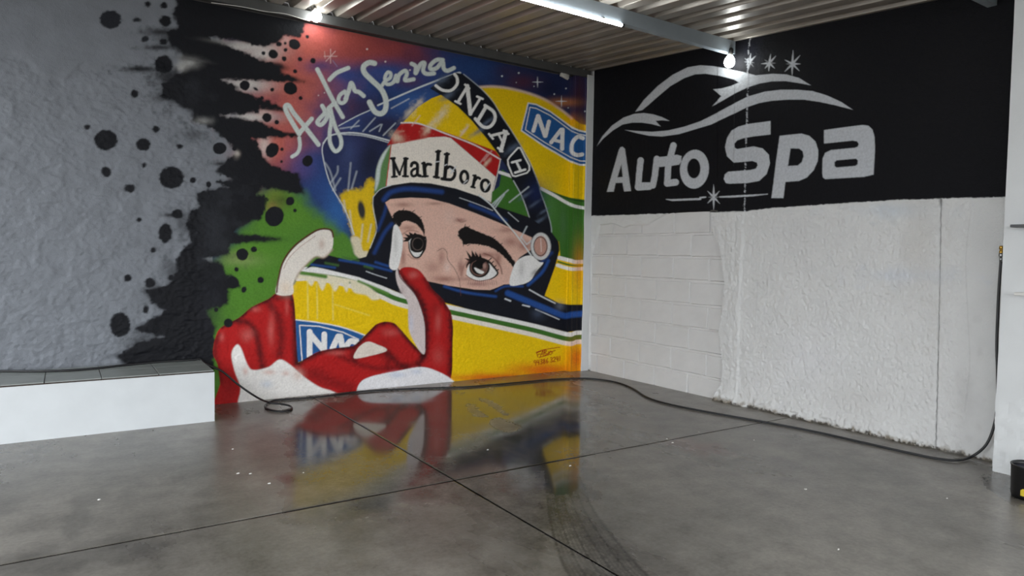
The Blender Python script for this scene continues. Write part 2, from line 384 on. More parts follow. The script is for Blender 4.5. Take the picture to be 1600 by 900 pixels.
poly(T('C9', [(120, 480), (165, 440), (240, 430), (290, 375), (325, 395), (320, 470), (308, 510), (325, 600), (330, 680), (305, 760), (270, 835), (215, 790), (190, 700), (160, 590)]), (228, 190, 24), p_glass, soft=4.5, rag=4)
poly(T('C9', [(180, 720), (230, 720), (250, 790), (280, 800), (262, 850), (200, 810)]), (226, 214, 186), p_glass, soft=2)
ell(*T('C9', [(243, 555)])[0], 5.5, 14.5, (52, 52, 50), None, rot=-.15, soft=2)
poly(T('C9', [(195, 800), (165, 720), (120, 690), (100, 800), (130, 870)]), (84, 134, 48), p_bg, soft=4)
for st in [[(60, 400), (100, 340), (105, 300)], [(75, 440), (120, 370)], [(165, 440), (180, 280)], [(185, 430), (215, 330)], [(30, 280), (60, 330), (90, 440)], [(190, 700), (175, 560)], [(240, 740), (250, 640)], [(150, 560), (140, 500)], [(280, 740), (300, 640)]]:
    stroke(T('C9', st), 2.2, (206, 214, 222), None, soft=1.8, alpha=.55)
for st, wv in [([(20, 160), (15, 230), (60, 400), (150, 560), (200, 700)], 1.6), ([(20, 165), (60, 120), (160, 103), (260, 112), (380, 142), (470, 168)], 2.4), ([(130, 112), (260, 122), (400, 160)], 1.2)]:
    stroke(T('C9', st), wv, (214, 220, 224), None, soft=.7)
for st, wv in [([(470, 600), (600, 530), (700, 485)], 1.6), ([(760, 448), (860, 404), (1080, 310), (1330, 215), (1370, 208)], 2.6)]:
    stroke(T('C1', st), wv, (214, 222, 226), None, soft=.7)
for st in [[(650, 640), (740, 540)], [(770, 640), (790, 590)], [(800, 670), (890, 580)], [(700, 640), (780, 590)], [(860, 470), (990, 400)], [(620, 560), (560, 620)], [(480, 620), (620, 600)]]:
    stroke(T('C1', st), 1.8, (208, 216, 224), None, soft=1.2, alpha=.7)
# dome of the helmet
dome = T('C2', [(400, 160), (500, 155), (620, 170), (760, 205), (880, 255), (980, 320), (1050, 375), (1110, 420), (1180, 436)])+[(930, 190), (930, 620), (700, 620), (440, 620), (455, 450), (480, 418), (560, 430), (640, 400), (740, 330), (800, 300), (820, 330), (830, 300)]+T('C2', [(700, 600), (560, 370), (430, 190)])
poly(dome, YEL, p_helm, soft=1, sm=False)
stroke(T('C2', [(400, 163), (500, 158), (620, 173), (760, 210), (880, 260), (980, 325), (1050, 382)]), 3.2, (226, 196, 186), None, soft=2.2)
for b in [(880, 160, 26, 7, (222, 140, 60), .6), (908, 200, 8, 16, (226, 150, 30), .6), (896, 190, 8, 12, (230, 130, 20), .5)]: blob(*b, rag=0)
dl = T('C1', [(940, 580), (1060, 455), (1160, 395), (1240, 366), (1330, 400), (1421, 480)])+T('C2', [(160, 225), (250, 300), (350, 400), (450, 520), (550, 650), (530, 650), (400, 590), (200, 500), (0, 430)])
poly(dl, YEL, p_helm, soft=.9, sm=False)
red = T('C3', [(310, 8), (480, 15), (800, 125), (1250, 295), (1300, 370), (1250, 555), (800, 165), (740, 150), (560, 165), (290, 215), (205, 230), (160, 240), (230, 110)])
poly(red, REDC, p_helm, soft=.7, sm=False)
for x, y, rx, ry in [(640, 175, 14, 5), (655, 160, 10, 4), (690, 180, 18, 6), (670, 200, 16, 5), (620, 215, 8, 12), (725, 205, 8, 3), (760, 255, 8, 3)]:
    blob(x, y, rx, ry, (232, 216, 190), .75, rot=-.9, rag=.6, ragf=.2)
plate = T('C3', [(200, 232), (290, 215), (560, 160), (740, 150), (800, 165), (1250, 555), (1195, 805), (1080, 755), (850, 675), (600, 625), (400, 615), (200, 645), (155, 645), (180, 400)])
p_plate = new_part('forehead_plate', p_helm)
poly(plate, CREAM, p_plate, soft=.6, sm=False)
gl = T('C3', [(200, 225), (110, 330), (50, 480), (30, 720), (90, 680), (150, 645), (180, 400)])
poly(gl, (98, 138, 84), p_helm, soft=.8, sm=False); poly(T('C3', [(190, 235), (105, 340), (55, 480), (40, 690), (80, 600), (100, 450), (150, 320)]), (206, 216, 212), None, soft=2)
stroke(T('C3', [(200, 232), (178, 420), (150, 645)]), 1.5, (196, 76, 66)); stroke(T('C3', [(290, 217), (560, 163)]), 1.2, (206, 130, 120))
stroke(T('C3', [(300, 12), (480, 22), (760, 125), (1050, 240), (1298, 380)]), 2.2, (232, 222, 220), None, soft=.6)
stroke(T('C3', [(1298, 380), (1270, 520), (1197, 808)]), 1.5, (232, 222, 210), None, soft=.5, sm=False)
for a in [(725, 207), (755, 250), (762, 245), (650, 190)]: stroke([(a[0]+6, a[1]-9), (a[0]-6, a[1]+6)], 2, (232, 190, 186), None, soft=1.4, alpha=.6)
# lettering on the plate
LK = (20, 20, 22)
def letter(k, strokes, wd, col, parent, name='letter', soft=.45):
    pid = new_part(name, parent)
    for st in strokes: stroke(T(k, [p[:2] for p in st[0]]), st[1] if len(st) > 1 else wd, col, pid, soft, len(st) <= 2)
def arcp(cx, cy, rx, ry, a0, a1, n=14): return [(cx+rx*math.cos(math.radians(a0+(a1-a0)*i/n)), cy+ry*math.sin(math.radians(a0+(a1-a0)*i/n))) for i in range(n+1)]
letter('C3', [([(222, 375), (232, 550)], 5), ([(215, 375), (285, 530)], 4.5, 0), ([(285, 530), (340, 372)], 3, 0), ([(346, 372), (342, 545)], 5.5), ([(200, 370), (235, 368)], 4), ([(208, 556), (258, 551)], 3.2), ([(318, 548), (370, 550)], 3.2), ([(330, 370), (366, 372)], 3.6)], 5, LK, p_helm)
letter('C3', [([(402, 445), (412, 420), (440, 412), (462, 430), (466, 470), (466, 530), (492, 545)], 5), ([(464, 468), (425, 480), (404, 510), (414, 545), (446, 542), (466, 515)], 4.2)], 5, LK, p_helm)
letter('C3', [([(530, 420), (540, 545)], 6), ([(510, 420), (535, 422)], 3.4), ([(512, 552), (568, 548)], 3.4), ([(540, 460), (562, 428), (598, 432)], 4.6)], 5, LK, p_helm)
letter('C3', [([(675, 300), (655, 555)], 6), ([(652, 303), (695, 297)], 3.6), ([(630, 555), (680, 562)], 3.8)], 5, LK, p_helm)
letter('C3', [([(762, 325), (738, 570)], 6), ([(738, 328), (782, 326)], 3.6), ([(745, 478), (790, 455), (834, 482), (838, 540), (808, 580), (765, 582), (710, 574)], 5)], 5, LK, p_helm)
letter('C3', [(arcp(935, 557, 36, 58, 0, 360), 5)], 5, LK, p_helm)
letter('C3', [([(1045, 545), (1022, 650)], 5), ([(1025, 540), (1050, 545)], 3.2), ([(1004, 655), (1040, 664)], 3.2), ([(1042, 590), (1068, 562), (1092, 572)], 4.4)], 5, LK, p_helm)
letter('C3', [(arcp(1146, 643, 40, 56, 0, 360), 5)], 5, LK, p_helm)
for st in [[(650, 405), (690, 400)], [(740, 440), (760, 430)], [(800, 520), (850, 450)], [(930, 620), (965, 590)], [(1140, 690), (1190, 620)], [(790, 470), (830, 500)]]: stroke(T('C3', st), 1.6, (214, 216, 220), None, soft=.7)
# green side of the helmet
grn = T('C2', [(560, 740), (540, 860), (490, 900)])+T('C5', [(125, 175), (165, 200), (380, 265), (420, 400), (545, 400), (600, 440), (610, 545), (690, 570), (820, 575), (820, 150), (680, 130), (600, 105), (470, 55), (440, 20), (300, 20)])+T('C2', [(640, 800)])
poly(grn, GRN, p_helm, soft=.7, sm=False)
blob(860, 320, 14, 40, (90, 140, 80), .4); blob(880, 350, 6, 30, (86, 120, 84), .5, rag=0)
stroke(T('C5', [(470, 60), (600, 112), (690, 142), (800, 158)]), 2.4, (40, 78, 30), None, soft=1)
stripe = lambda: new_part('white_stripe', p_helm)
stroke(T('C5', [(475, 66, 5), (560, 110, 5), (690, 182, 5), (800, 206, 5)]), 5, WHITE, stripe())
stroke(T('C2', [(545, 762), (600, 780), (640, 795)]), 5, WHITE, stripe())
stroke(T('C5', [(600, 552), (690, 575), (720, 582), (800, 578)]), 6, WHITE, stripe()); stroke(T('C5', [(590, 605), (690, 632), (800, 625)]), 5.5, WHITE, stripe())
stroke(T('C5', [(595, 580), (690, 605), (800, 604)]), 2.6, GRN)
# chin: stripes, drips, panel
chin = T('C7', [(60, 75), (160, 72), (300, 95), (450, 135), (600, 190), (720, 240)])+[(694, 475)]+T('C8', [(200, 300), (500, 365), (700, 410), (930, 470), (1000, 458), (1080, 455)])
def off(L, d): return [(x, y+d) for x, y in L]
p_w1, p_g1, p_w2 = new_part('white_stripe', p_helm), new_part('green_stripe', p_helm), new_part('white_stripe', p_helm)
stroke(off(chin, 17.5), 7, CREAM, p_w2); stroke(off(chin, 3.2), 7, WHITE, p_w1); stroke(off(chin, 10.3), 7.2, GRN, p_g1)
poly(T('C7', [(60, 140), (80, 95), (200, 110), (330, 135), (460, 165), (560, 230), (590, 270), (540, 280), (500, 250), (420, 230), (395, 165), (375, 230), (340, 170), (300, 225), (255, 160), (220, 220), (180, 150), (150, 190), (110, 150)]), (236, 226, 196), p_helm, soft=2)
stroke(T('C7', [(85, 108), (140, 115), (240, 132)]), 6, (84, 130, 50), p_g1, soft=2); stroke(T('C7', [(90, 90), (250, 110), (400, 135)]), 3.4, WHITE)
stroke(T('C7', [(450, 160), (560, 205), (640, 240)]), 3.5, (96, 140, 60), None, soft=2)
for x, y0, y1 in [(125, 160, 400), (185, 180, 400), (285, 180, 410)]: stroke(T('C7', [(x, y0), (x+3, y1)]), 1.6, (242, 224, 130), None, soft=1.4, alpha=.7)
stroke(T('C7', [(300, 310), (520, 380)]), 1.6, (246, 226, 110), None, soft=1.4, alpha=.6)
blob(760, 590, 60, 8, (226, 130, 20), .9); blob(850, 578, 60, 12, (226, 108, 16), .95, rag=.2); blob(900, 560, 16, 26, (226, 106, 14), .9, rag=0); blob(905, 420, 10, 40, (228, 140, 20), .6, rag=0); blob(800, 590, 90, 6, (216, 96, 16), .8)
p_pan = new_part('blue_lettered_panel', p_helm)
pan = T('C7', [(40, 405), (200, 425), (350, 455), (490, 505), (440, 570), (420, 600), (200, 640), (60, 680), (40, 680)])
poly(pan, PANEL, p_pan, sm=False); stroke(T('C7', [(40, 407), (200, 427), (350, 457), (492, 507)]), 1.8, WHITE)
stroke(T('C7', [(90, 670), (82, 560), (74, 443), (200, 450), (350, 487), (450, 533)]), 1.7, WHITE, None, sm=False)
letter('C7', [([(138, 485), (138, 640)], 9), ([(138, 495), (228, 600)], 9, 0), ([(232, 500), (232, 610)], 8.5)], 9, WHITE, p_helm)
letter('C7', [([(320, 515), (285, 590)], 9), ([(335, 515), (348, 585)], 9, 0)], 9, WHITE, p_helm)
letter('C7', [([(440, 552), (400, 545), (372, 580)], 9)], 9, WHITE, p_helm)
# panel on the dome
p_pan2 = new_part('blue_lettered_panel', p_helm)
pb = T('C2', [(740, 270), (800, 280), (900, 330), (1050, 440), (1100, 462), (1180, 480), (1180, 715), (1110, 715), (1040, 690), (850, 580), (692, 470)])
poly(pb, WHITE, p_pan2, sm=False, soft=.6); q = np.array(pb); c0 = q.mean(0)
poly(T('C2', [(747, 280), (800, 290), (900, 340), (1050, 452), (1100, 474), (1180, 490), (1180, 703), (1110, 703), (1040, 678), (855, 570), (701, 466)]), PANEL, p_pan2, sm=False, soft=.5)
stroke(T('C2', [(1180, 510), (1100, 492), (1050, 472), (900, 362), (800, 312), (756, 304), (724, 462), (860, 552), (1040, 655), (1110, 682), (1180, 684)]), 1.5, WHITE, None, sm=False)
letter('C2', [([(812, 365), (780, 470)], 6), ([(815, 368), (862, 505)], 6.5, 0), ([(890, 405), (866, 505)], 6)], 6, WHITE, p_helm)
letter('C2', [([(975, 462), (905, 552)], 6), ([(985, 462), (982, 596)], 6.5, 0), ([(925, 535), (980, 548)], 5)], 6, WHITE, p_helm)
letter('C2', [([(1128, 522), (1092, 512), (1055, 555), (1050, 615), (1085, 640), (1122, 636)], 6.2)], 6, WHITE, p_helm)
# black band with letters
band = T('C2', [(55, 172), (130, 108), (240, 62), (290, 72), (350, 120), (430, 190), (500, 270), (560, 370), (640, 490), (700, 590), (760, 700), (810, 810), (835, 900)])+T('C5', [(440, 20), (470, 90), (510, 200), (545, 330), (545, 430), (470, 470), (425, 400), (400, 300), (370, 200), (330, 100), (280, 10)])+T('C2', [(640, 830), (590, 720), (530, 630), (450, 520), (350, 400), (250, 300), (150, 230)])
poly(band, TRIM, p_strap, soft=.7, sm=False)
stroke(T('C2', [(290, 72), (350, 120), (430, 190), (500, 270), (560, 370), (640, 490), (700, 590), (760, 700), (820, 850)])+T('C5', [(470, 90), (510, 200), (545, 330), (548, 420)]), 1.3, (196, 204, 214), None, soft=.8, alpha=.8)
stroke(T('C5', [(280, 10), (330, 100), (370, 200), (400, 300), (425, 395)]), 1.4, (206, 210, 214), None, soft=.7)
for x, y, rx, ry in [(700, 150, 14, 5), (748, 205, 16, 4), (762, 190, 12, 3), (800, 232, 14, 5), (822, 305, 13, 3), (836, 318, 12, 2.5), (843, 345, 14, 3), (850, 330, 10, 2), (690, 125, 14, 6)]: blob(x, y, rx, ry, (96, 110, 132), .75, rot=-.6, rag=.4, ragf=.2)
blob(838, 300, 16, 22, (26, 40, 88), .7, rag=0)
letter('C2', [([(95, 152), (140, 183), (200, 186), (242, 145), (244, 100), (226, 72)], 4.6)], 4.6, WHITE, p_strap)
letter('C2', [([(315, 160), (250, 268)], 4.5), ([(316, 155), (338, 350)], 6.2, 0), ([(340, 350), (408, 240)], 4), ([(232, 262), (268, 280)], 3.4), ([(300, 145), (330, 172)], 3.4), ([(385, 228), (425, 246)], 3.4)], 5, WHITE, p_strap)
letter('C2', [([(448, 300), (392, 395)], 5.4), ([(440, 292), (500, 335), (510, 390), (475, 440), (425, 440), (372, 385)], 5)], 5, WHITE, p_strap)
letter('C2', [([(588, 478), (480, 505)], 4.2), ([(588, 478), (552, 608)], 6, 0), ([(535, 495), (566, 556)], 3.2), ([(468, 492), (496, 526)], 3.4), ([(532, 590), (562, 615)], 3.4), ([(572, 468), (604, 492)], 3.6)], 5, WHITE, p_strap)
p_bdg = new_part('letter_badge', p_strap)
bdg = T('C2', [(672, 590), (688, 590), (752, 715), (752, 745), (735, 765), (655, 790), (635, 785), (604, 710), (600, 675), (612, 655)])
stroke(bdg+[bdg[0]], 2.6, WHITE, p_bdg, sm=False)
letter('C2', [([(630, 692), (690, 676)], 3.6), ([(652, 764), (722, 742)], 3.6), ([(660, 684), (692, 752)], 3.8)], 4, WHITE, p_strap)
# face opening, trim, face
dark = [(583, 308), (594, 296), (611, 289.6), (642, 285), (673, 286.5), (712, 294.5), (748, 306.7), (766, 316), (778, 323), (826, 339), (862, 363), (873, 378), (874, 391), (867, 418), (851, 462)]+T('C8', [(870, 255), (940, 265), (1080, 265), (1080, 455), (1000, 458), (930, 470), (700, 410), (500, 365), (200, 300), (20, 250)])+T('C7', [(720, 240), (600, 190), (450, 135), (160, 65), (110, 85), (180, 20), (260, -5), (400, 30)])+[(572, 401), (580, 383), (588, 361), (587, 345), (583, 320)]
poly(dark, TRIM, p_trim, soft=.7, sm=False)
stroke([(583, 308), (594, 296), (611, 289.6)], 1.2, (200, 206, 210), None, soft=.6); stroke([(583, 308), (583, 325), (588, 350), (588, 362), (578, 388)], 1.2, (206, 210, 206), None, soft=.6)
for st, wv in [([(600, 312), (612, 300), (640, 295), (690, 300)], 7), ([(590, 360), (600, 335), (604, 320)], 4), ([(585, 395), (600, 365), (612, 350)], 5), ([(735, 320), (765, 332), (790, 345)], 5), ([(846, 410), (862, 395)], 4)]:
    stroke(st, wv, (34, 66, 130), None, soft=3, alpha=.9)
for k, st, wv in [('C8', [(490, 180), (600, 225), (760, 290), (900, 345), (960, 340), (1060, 330)], 9), ('C8', [(20, 130), (180, 175), (400, 205)], 3.5), ('C8', [(640, 120), (740, 30), (790, -60)], 4.5), ('C8', [(400, 165), (470, 130), (600, 130)], 2.5), ('C7', [(330, 25), (480, 50), (660, 95)], 3), ('C7', [(150, 55), (300, 75)], 2.5), ('C7', [(560, 40), (640, 65)], 3)]:
    stroke(T(k, st), wv, (38, 82, 156), None, soft=2.2, alpha=.9)
for k, st in [('C7', [(350, 5), (450, 30)]), ('C7', [(490, 65), (540, 80)]), ('C7', [(240, 45), (320, 60)])]: stroke(T(k, st), 3, (70, 110, 50), None, soft=2, alpha=.8)
for k, st, wv in [('C7', [(500, 98), (560, 120), (630, 142)], 1.2), ('C8', [(470, 222), (510, 238)], 2.2), ('C8', [(600, 268), (650, 280)], 2.2), ('C8', [(695, 300), (790, 340), (870, 375)], 1.4), ('C8', [(650, 155), (740, 205), (840, 255)], 2), ('C4', [(640, 95), (780, 145), (900, 195)], 1), ('C4', [(1020, 210), (1100, 280)], 1)]:
    stroke(T(k, st), wv, (214, 218, 224), None, soft=.7)
blob(840, 490, 10, 8, (70, 82, 104), .6); blob(875, 478, 8, 8, (120, 130, 150), .5)
face = T('C4', [(60, 132), (100, 106), (250, 94), (400, 100), (560, 140), (750, 210), (950, 290), (1110, 362), (1205, 405), (1200, 500), (1110, 560), (1060, 640), (1030, 770), (985, 772), (930, 797), (880, 816), (760, 812), (560, 782), (400, 748), (170, 660), (155, 640), (185, 550), (200, 430), (190, 380), (150, 310), (110, 240)])
poly(face, SKIN, p_face, soft=.7, sm=False)
FC = face
for k, x, y, rx, ry, c, a in [('C4', 200, 150, 60, 18, (180, 130, 116), .6), ('C4', 450, 140, 60, 12, (186, 138, 122), .6), ('C4', 640, 270, 40, 14, (176, 124, 112), .7), ('C4', 560, 240, 40, 60, (226, 190, 176), .6), ('C4', 500, 560, 26, 60, (186, 136, 124), .55), ('C4', 430, 640, 60, 50, (188, 140, 126), .5), ('C4', 545, 640, 24, 40, (232, 204, 194), .6),
                              ('C4', 520, 730, 90, 26, (184, 132, 118), .7), ('C4', 650, 640, 24, 60, (172, 122, 112), .6), ('C4', 940, 580, 26, 50, (168, 116, 104), .6), ('C4', 1040, 440, 60, 40, (186, 134, 120), .6), ('C4', 1150, 470, 50, 40, (180, 126, 112), .7), ('C4', 1000, 350, 60, 20, (190, 140, 126), .6), ('C4', 200, 560, 20, 70, (176, 122, 110), .6), ('C4', 240, 330, 60, 20, (190, 140, 124), .6), ('C4', 780, 770, 90, 18, (196, 148, 138), .7), ('C4', 850, 540, 70, 18, (182, 130, 118), .7), ('C4', 700, 730, 60, 14, (178, 128, 118), .5)]:
    (px, py), = T(k, [(x, y)]); blob(px, py, 1.15*rx/K[k][2], 1.15*ry/K[k][2], tuple(q_*.95 for q_ in c) if c[0] < 200 else c, min(1, a*1.35), clip=FC, rag=.2)
stroke(T('C4', [(620, 255), (650, 285), (690, 275)]), 1.2, (120, 80, 74), None, soft=1, alpha=.6); stroke(T('C4', [(970, 320), (1040, 350), (1090, 400)]), 1.2, (150, 100, 90), None, soft=1.2, alpha=.6)
stroke(T('C4', [(470, 510), (510, 490), (540, 520), (550, 580), (600, 650), (640, 740), (650, 860)]), .9, (96, 62, 56), None, soft=.5, alpha=.8)
for L in ([(120, 235), (150, 200), (200, 190), (270, 205), (330, 250), (360, 310), (368, 385), (340, 340), (300, 300), (230, 275), (190, 290), (170, 325), (140, 290)],
          [(630, 360), (690, 320), (760, 350), (850, 385), (920, 420), (990, 490), (1040, 560), (1075, 600), (1060, 640), (1020, 580), (960, 520), (880, 475), (800, 455), (720, 455), (670, 460), (650, 400)]):
    pid = new_part('eyebrow', p_face); poly(T('C4', L), (22, 18, 18), pid, soft=.8, rag=1.2, ragf=.6)
bw = [p for p, q_ in enumerate(PARTS) if q_ and q_[0] == 'eyebrow']
stroke([(590+x/5, 290+y/5, w_) for x, y, w_ in [(148, 262, 13), (205, 238, 15), (270, 246, 12), (325, 290, 9), (358, 350, 4)]], 8, (22, 18, 18), bw[0], soft=.7, rag=1.4, ragf=.6)
stroke([(590+x/5, 290+y/5, w_) for x, y, w_ in [(668, 388, 14), (725, 398, 22), (810, 420, 17), (900, 452, 14), (985, 520, 10), (1052, 600, 7)]], 8, (22, 18, 18), bw[1], soft=.7, rag=1.4, ragf=.6)
for x, y, dx, dy in [(640, 370, -10, 25), (650, 400, -25, -15), (680, 330, 5, -28), (700, 330, 20, -15), (670, 450, 0, 22), (720, 460, -20, 10), (800, 455, -10, 12), (200, 195, 5, -18), (270, 205, 20, -12), (130, 230, -20, 15), (330, 250, 15, -10), (900, 410, 15, -12), (960, 460, 15, -10)]:
    stroke(T('C4', [(x, y), (x+dx, y+dy)]), 1, (22, 18, 18), None, soft=.5)
EB = (20, 15, 15)
pe = new_part('eye', p_face)
poly(T('C4', [(240, 430), (262, 395), (320, 385), (372, 410), (380, 450), (362, 520), (325, 558), (285, 556), (255, 522)]), (236, 234, 232), pe, soft=.5)
ell(*T('C4', [(316, 462)])[0], 13, 16.6, EB, pe, soft=.6)
ring(*T('C4', [(312, 456)])[0], 8.2, 9.6, 1.1, (120, 104, 98), None, soft=.7, alpha=.8); ell(*T('C4', [(322, 452)])[0], 6.4, 7.4, (14, 11, 11), None)
poly(T('C4', [(262, 508), (290, 522), (335, 520), (350, 508), (335, 536), (305, 546), (275, 534)]), (236, 234, 232), None, soft=.5)
stroke(T('C4', [(243, 440, 1.4), (250, 505, 2), (285, 558, 2.2), (328, 556, 2.4), (362, 505, 2), (378, 440, 2.2), (374, 400, 2)]), 2, EB, pe, soft=.6)
poly(T('C4', [(190, 438), (220, 420), (196, 404), (236, 404), (208, 372), (250, 388), (246, 362), (280, 380), (290, 366), (316, 384), (345, 388), (376, 402), (372, 420), (310, 404), (264, 412), (240, 436)]), EB, pe, soft=.5, sm=False)
stroke(T('C4', [(320, 315), (350, 345), (366, 395)]), 1.1, (60, 36, 34), None, soft=.8); stroke(T('C4', [(195, 380), (250, 350), (320, 362)]), 1.6, (150, 100, 90), None, soft=1.4, alpha=.7)
stroke(T('C4', [(240, 540), (280, 572), (330, 570)]), 1.6, (150, 104, 96), None, soft=1.4, alpha=.7)
pe = new_part('eye', p_face)
poly(T('C4', [(696, 692), (712, 625), (770, 568), (860, 592), (936, 680), (880, 728), (800, 742), (740, 727)]), (238, 236, 234), pe, soft=.6)
ell(*T('C4', [(796, 640)])[0], 16, 15.6, EB, pe, soft=.6); ring(*T('C4', [(793, 640)])[0], 12.6, 12.2, 1.7, (132, 98, 88), None, soft=.7, alpha=.9)
ell(*T('C4', [(815, 632)])[0], 9.5, 9, (116, 86, 78), None, soft=1.4); ell(*T('C4', [(800, 612)])[0], 7.5, 8, (12, 10, 10), None, soft=.8); stroke(T('C4', [(750, 605), (742, 640), (770, 685), (815, 690)]), 1.8, (16, 12, 12), None, soft=.6)
poly(T('C4', [(755, 640), (800, 658), (832, 676), (812, 690), (775, 676)]), (238, 236, 234), None, soft=.5); ell(*T('C4', [(835, 628)])[0], 2.6, 4.4, (168, 132, 122), None, soft=1)
stroke(T('C4', [(694, 640, 1.6), (712, 604, 3), (770, 566, 4), (860, 590, 3.6), (910, 640, 3), (938, 682, 2.6), (915, 712, 2), (880, 732, 1.4)]), 2.6, EB, pe, soft=.6)
stroke(T('C4', [(690, 700), (740, 732), (800, 746), (880, 730)]), 1, (96, 62, 58), None, soft=.6)
poly(T('C4', [(690, 625), (708, 590), (680, 566), (716, 572), (690, 505), (734, 556), (736, 505), (765, 550), (760, 512), (792, 556), (800, 530), (816, 566), (850, 578), (840, 600), (770, 584), (720, 612)]), EB, pe, soft=.5, sm=False)
for a in [[(860, 592), (888, 566)], [(885, 612), (905, 592)], [(905, 640), (925, 625)], [(925, 665), (945, 655)]]: stroke(T('C4', a), 1.5, EB, None, soft=.5)
stroke(T('C4', [(830, 530), (900, 560), (955, 625), (972, 690)]), 1.8, (128, 84, 76), None, soft=1.2, alpha=.9); stroke(T('C4', [(655, 700), (670, 640), (705, 590)]), 3, (150, 100, 92), None, soft=2.4, alpha=.6)
for x in range(715, 925, 16): stroke(T('C4', [(x, 738), (x+(x-815)*.08, 772)]), .9, (120, 80, 76), None, soft=.6, alpha=.55)
pw = new_part('white_cheek_pad', p_face); poly(T('C4', [(122, 330), (150, 308), (185, 370), (198, 430), (182, 560), (150, 655), (92, 632), (108, 480)]), WHITE, pw, soft=.7); blob(*T('C4', [(140, 460)])[0], 4, 20, (196, 194, 190), .6, rag=0)
pw = new_part('white_cheek_pad', p_face); poly(T('C5', [(252, 738), (285, 605), (340, 550), (410, 538), (460, 580), (490, 590), (440, 650), (400, 712), (330, 742)]), WHITE, pw, soft=.7); blob(836, 425, 8, 4, (110, 106, 104), .6, rot=-.8); blob(815, 420, 5, 14, (190, 188, 186), .6, rag=0)
stroke(T('C4', [(790, 75), (880, 145), (960, 240), (1080, 380), (1200, 545)]), 2, (222, 226, 226), None, soft=.6)
for st in [[(890, 150), (1020, 35)], [(920, 170), (990, 70)], [(905, 160), (960, 90)], [(1030, 130), (1180, 10)], [(1120, 410), (1165, 320)], [(1165, 460), (1200, 430)], [(1120, 400), (1160, 455)]]: stroke(T('C4', st), 2, (208, 216, 220), None, soft=1.2, alpha=.8)
p_ring = new_part('visor_pivot', p_trim); cx, cy = T('C5', [(472, 472)])[0]
ell(cx, cy, 12.5, 18.5, (196, 150, 136), p_ring, soft=.6); ring(cx, cy, 13.5, 19, 5, (214, 214, 214), p_ring, soft=.7); ring(cx-.5, cy, 10.2, 14.6, 1.2, (60, 60, 64), None); ring(cx, cy, 15.8, 21.6, .9, (120, 120, 124), None); stroke([(cx, cy-12), (cx+1, cy+8)], 1.2, (232, 214, 206), None, soft=.8)
# gloves
fist = T('C6', [(335, 355), (405, 352), (420, 400), (425, 480), (430, 600), (437, 680)])+T('C7', [(130, 645), (200, 610), (300, 590), (420, 575), (500, 500), (560, 440), (620, 420), (680, 430), (730, 480), (780, 540), (868, 632), (800, 500), (780, 400), (770, 300), (730, 150), (715, 90), (760, 70), (830, 85), (880, 140), (920, 210), (990, 280), (1040, 360), (1055, 450), (1052, 570), (1050, 720), (1040, 790)])+[(704, 600), (600, 615), (500, 625), (345, 640), (344, 600), (340, 570), (333, 553), (336, 530), (345, 512), (373, 497), (393, 480), (420, 467)]
poly(fist, REDC, p_gl, soft=.9, n=3)
GC = [tuple(p) for p in fist]
for k, st, wv, al in [('C6', [(335, 358), (300, 380), (220, 420), (160, 470), (80, 512)], 4, .8), ('C6', [(150, 485), (210, 500), (245, 560), (262, 650), (270, 700)], 6, .6), ('C6', [(300, 400), (345, 470), (360, 560), (350, 640)], 7, .5), ('C6', [(405, 360), (420, 420), (425, 520), (432, 680)], 6, .75), ('C6', [(60, 560), (45, 640), (70, 760)], 7, .5), ('C6', [(340, 380), (380, 370), (410, 372)], 4, .5),
                      ('C7', [(70, 680), (200, 615), (300, 592), (420, 578), (500, 505), (560, 445), (620, 424), (690, 440), (780, 545), (868, 640)], 5, .8), ('C7', [(640, 620), (700, 680), (760, 720)], 6, .55), ('C7', [(740, 160), (820, 240), (870, 340), (885, 450), (880, 600), (840, 690)], 6, .7), ('C7', [(1000, 290), (1045, 370), (1052, 560), (1046, 760)], 7, .8), ('C7', [(720, 100), (750, 175), (800, 220)], 3, .6), ('C7', [(330, 640), (480, 700), (620, 720), (820, 690)], 5, .4), ('C7', [(880, 150), (920, 215), (1000, 290)], 5, .6), ('C7', [(180, 760), (260, 800), (400, 840)], 10, .35), ('C7', [(560, 600), (640, 650), (640, 690)], 8, .35), ('C7', [(430, 590), (410, 640), (430, 670)], 4, .5)]:
    stroke(T(k, st), wv*1.5, DKRED, None, soft=wv*1.0, alpha=min(1, al*1.35), clip=GC, rag=wv*.5, ragf=.25)
for k, x, y, rx, ry, a in [('C6', 200, 550, 30, 30, .55), ('C6', 310, 530, 16, 70, .5), ('C6', 240, 430, 26, 16, .5), ('C6', 80, 560, 14, 20, .5), ('C7', 800, 120, 30, 22, .6), ('C7', 960, 420, 20, 60, .45), ('C7', 310, 620, 60, 16, .45), ('C7', 660, 490, 50, 26, .4), ('C6', 385, 420, 10, 40, .4), ('C7', 960, 640, 40, 60, .3)]:
    (px, py), = T(k, [(x, y)]); blob(px, py, rx/K[k][2], ry/K[k][2], (216, 116, 110), a, clip=GC)
for k, x, y, rx, ry, a in [('C7', 150, 740, 90, 40, .4), ('C7', 620, 560, 40, 30, .35), ('C7', 450, 640, 60, 30, .35), ('C6', 110, 790, 30, 60, .4), ('C7', 940, 330, 30, 40, .4)]:
    (px, py), = T(k, [(x, y)]); blob(px, py, rx/K[k][2], ry/K[k][2], (120, 22, 22), a, clip=GC)
def gpart(name, k, L, col, **kw):
    pid = new_part(name, p_gl); return poly(T(k, L), col, pid, **kw)
fin = [(335, 358), (345, 290), (370, 210), (420, 140), (490, 85), (540, 58), (585, 60), (602, 95), (595, 150), (560, 187), (520, 182), (480, 215), (440, 260), (415, 310), (410, 360)]
fp = gpart('white_finger', 'C6', fin, (236, 228, 218), soft=.8)
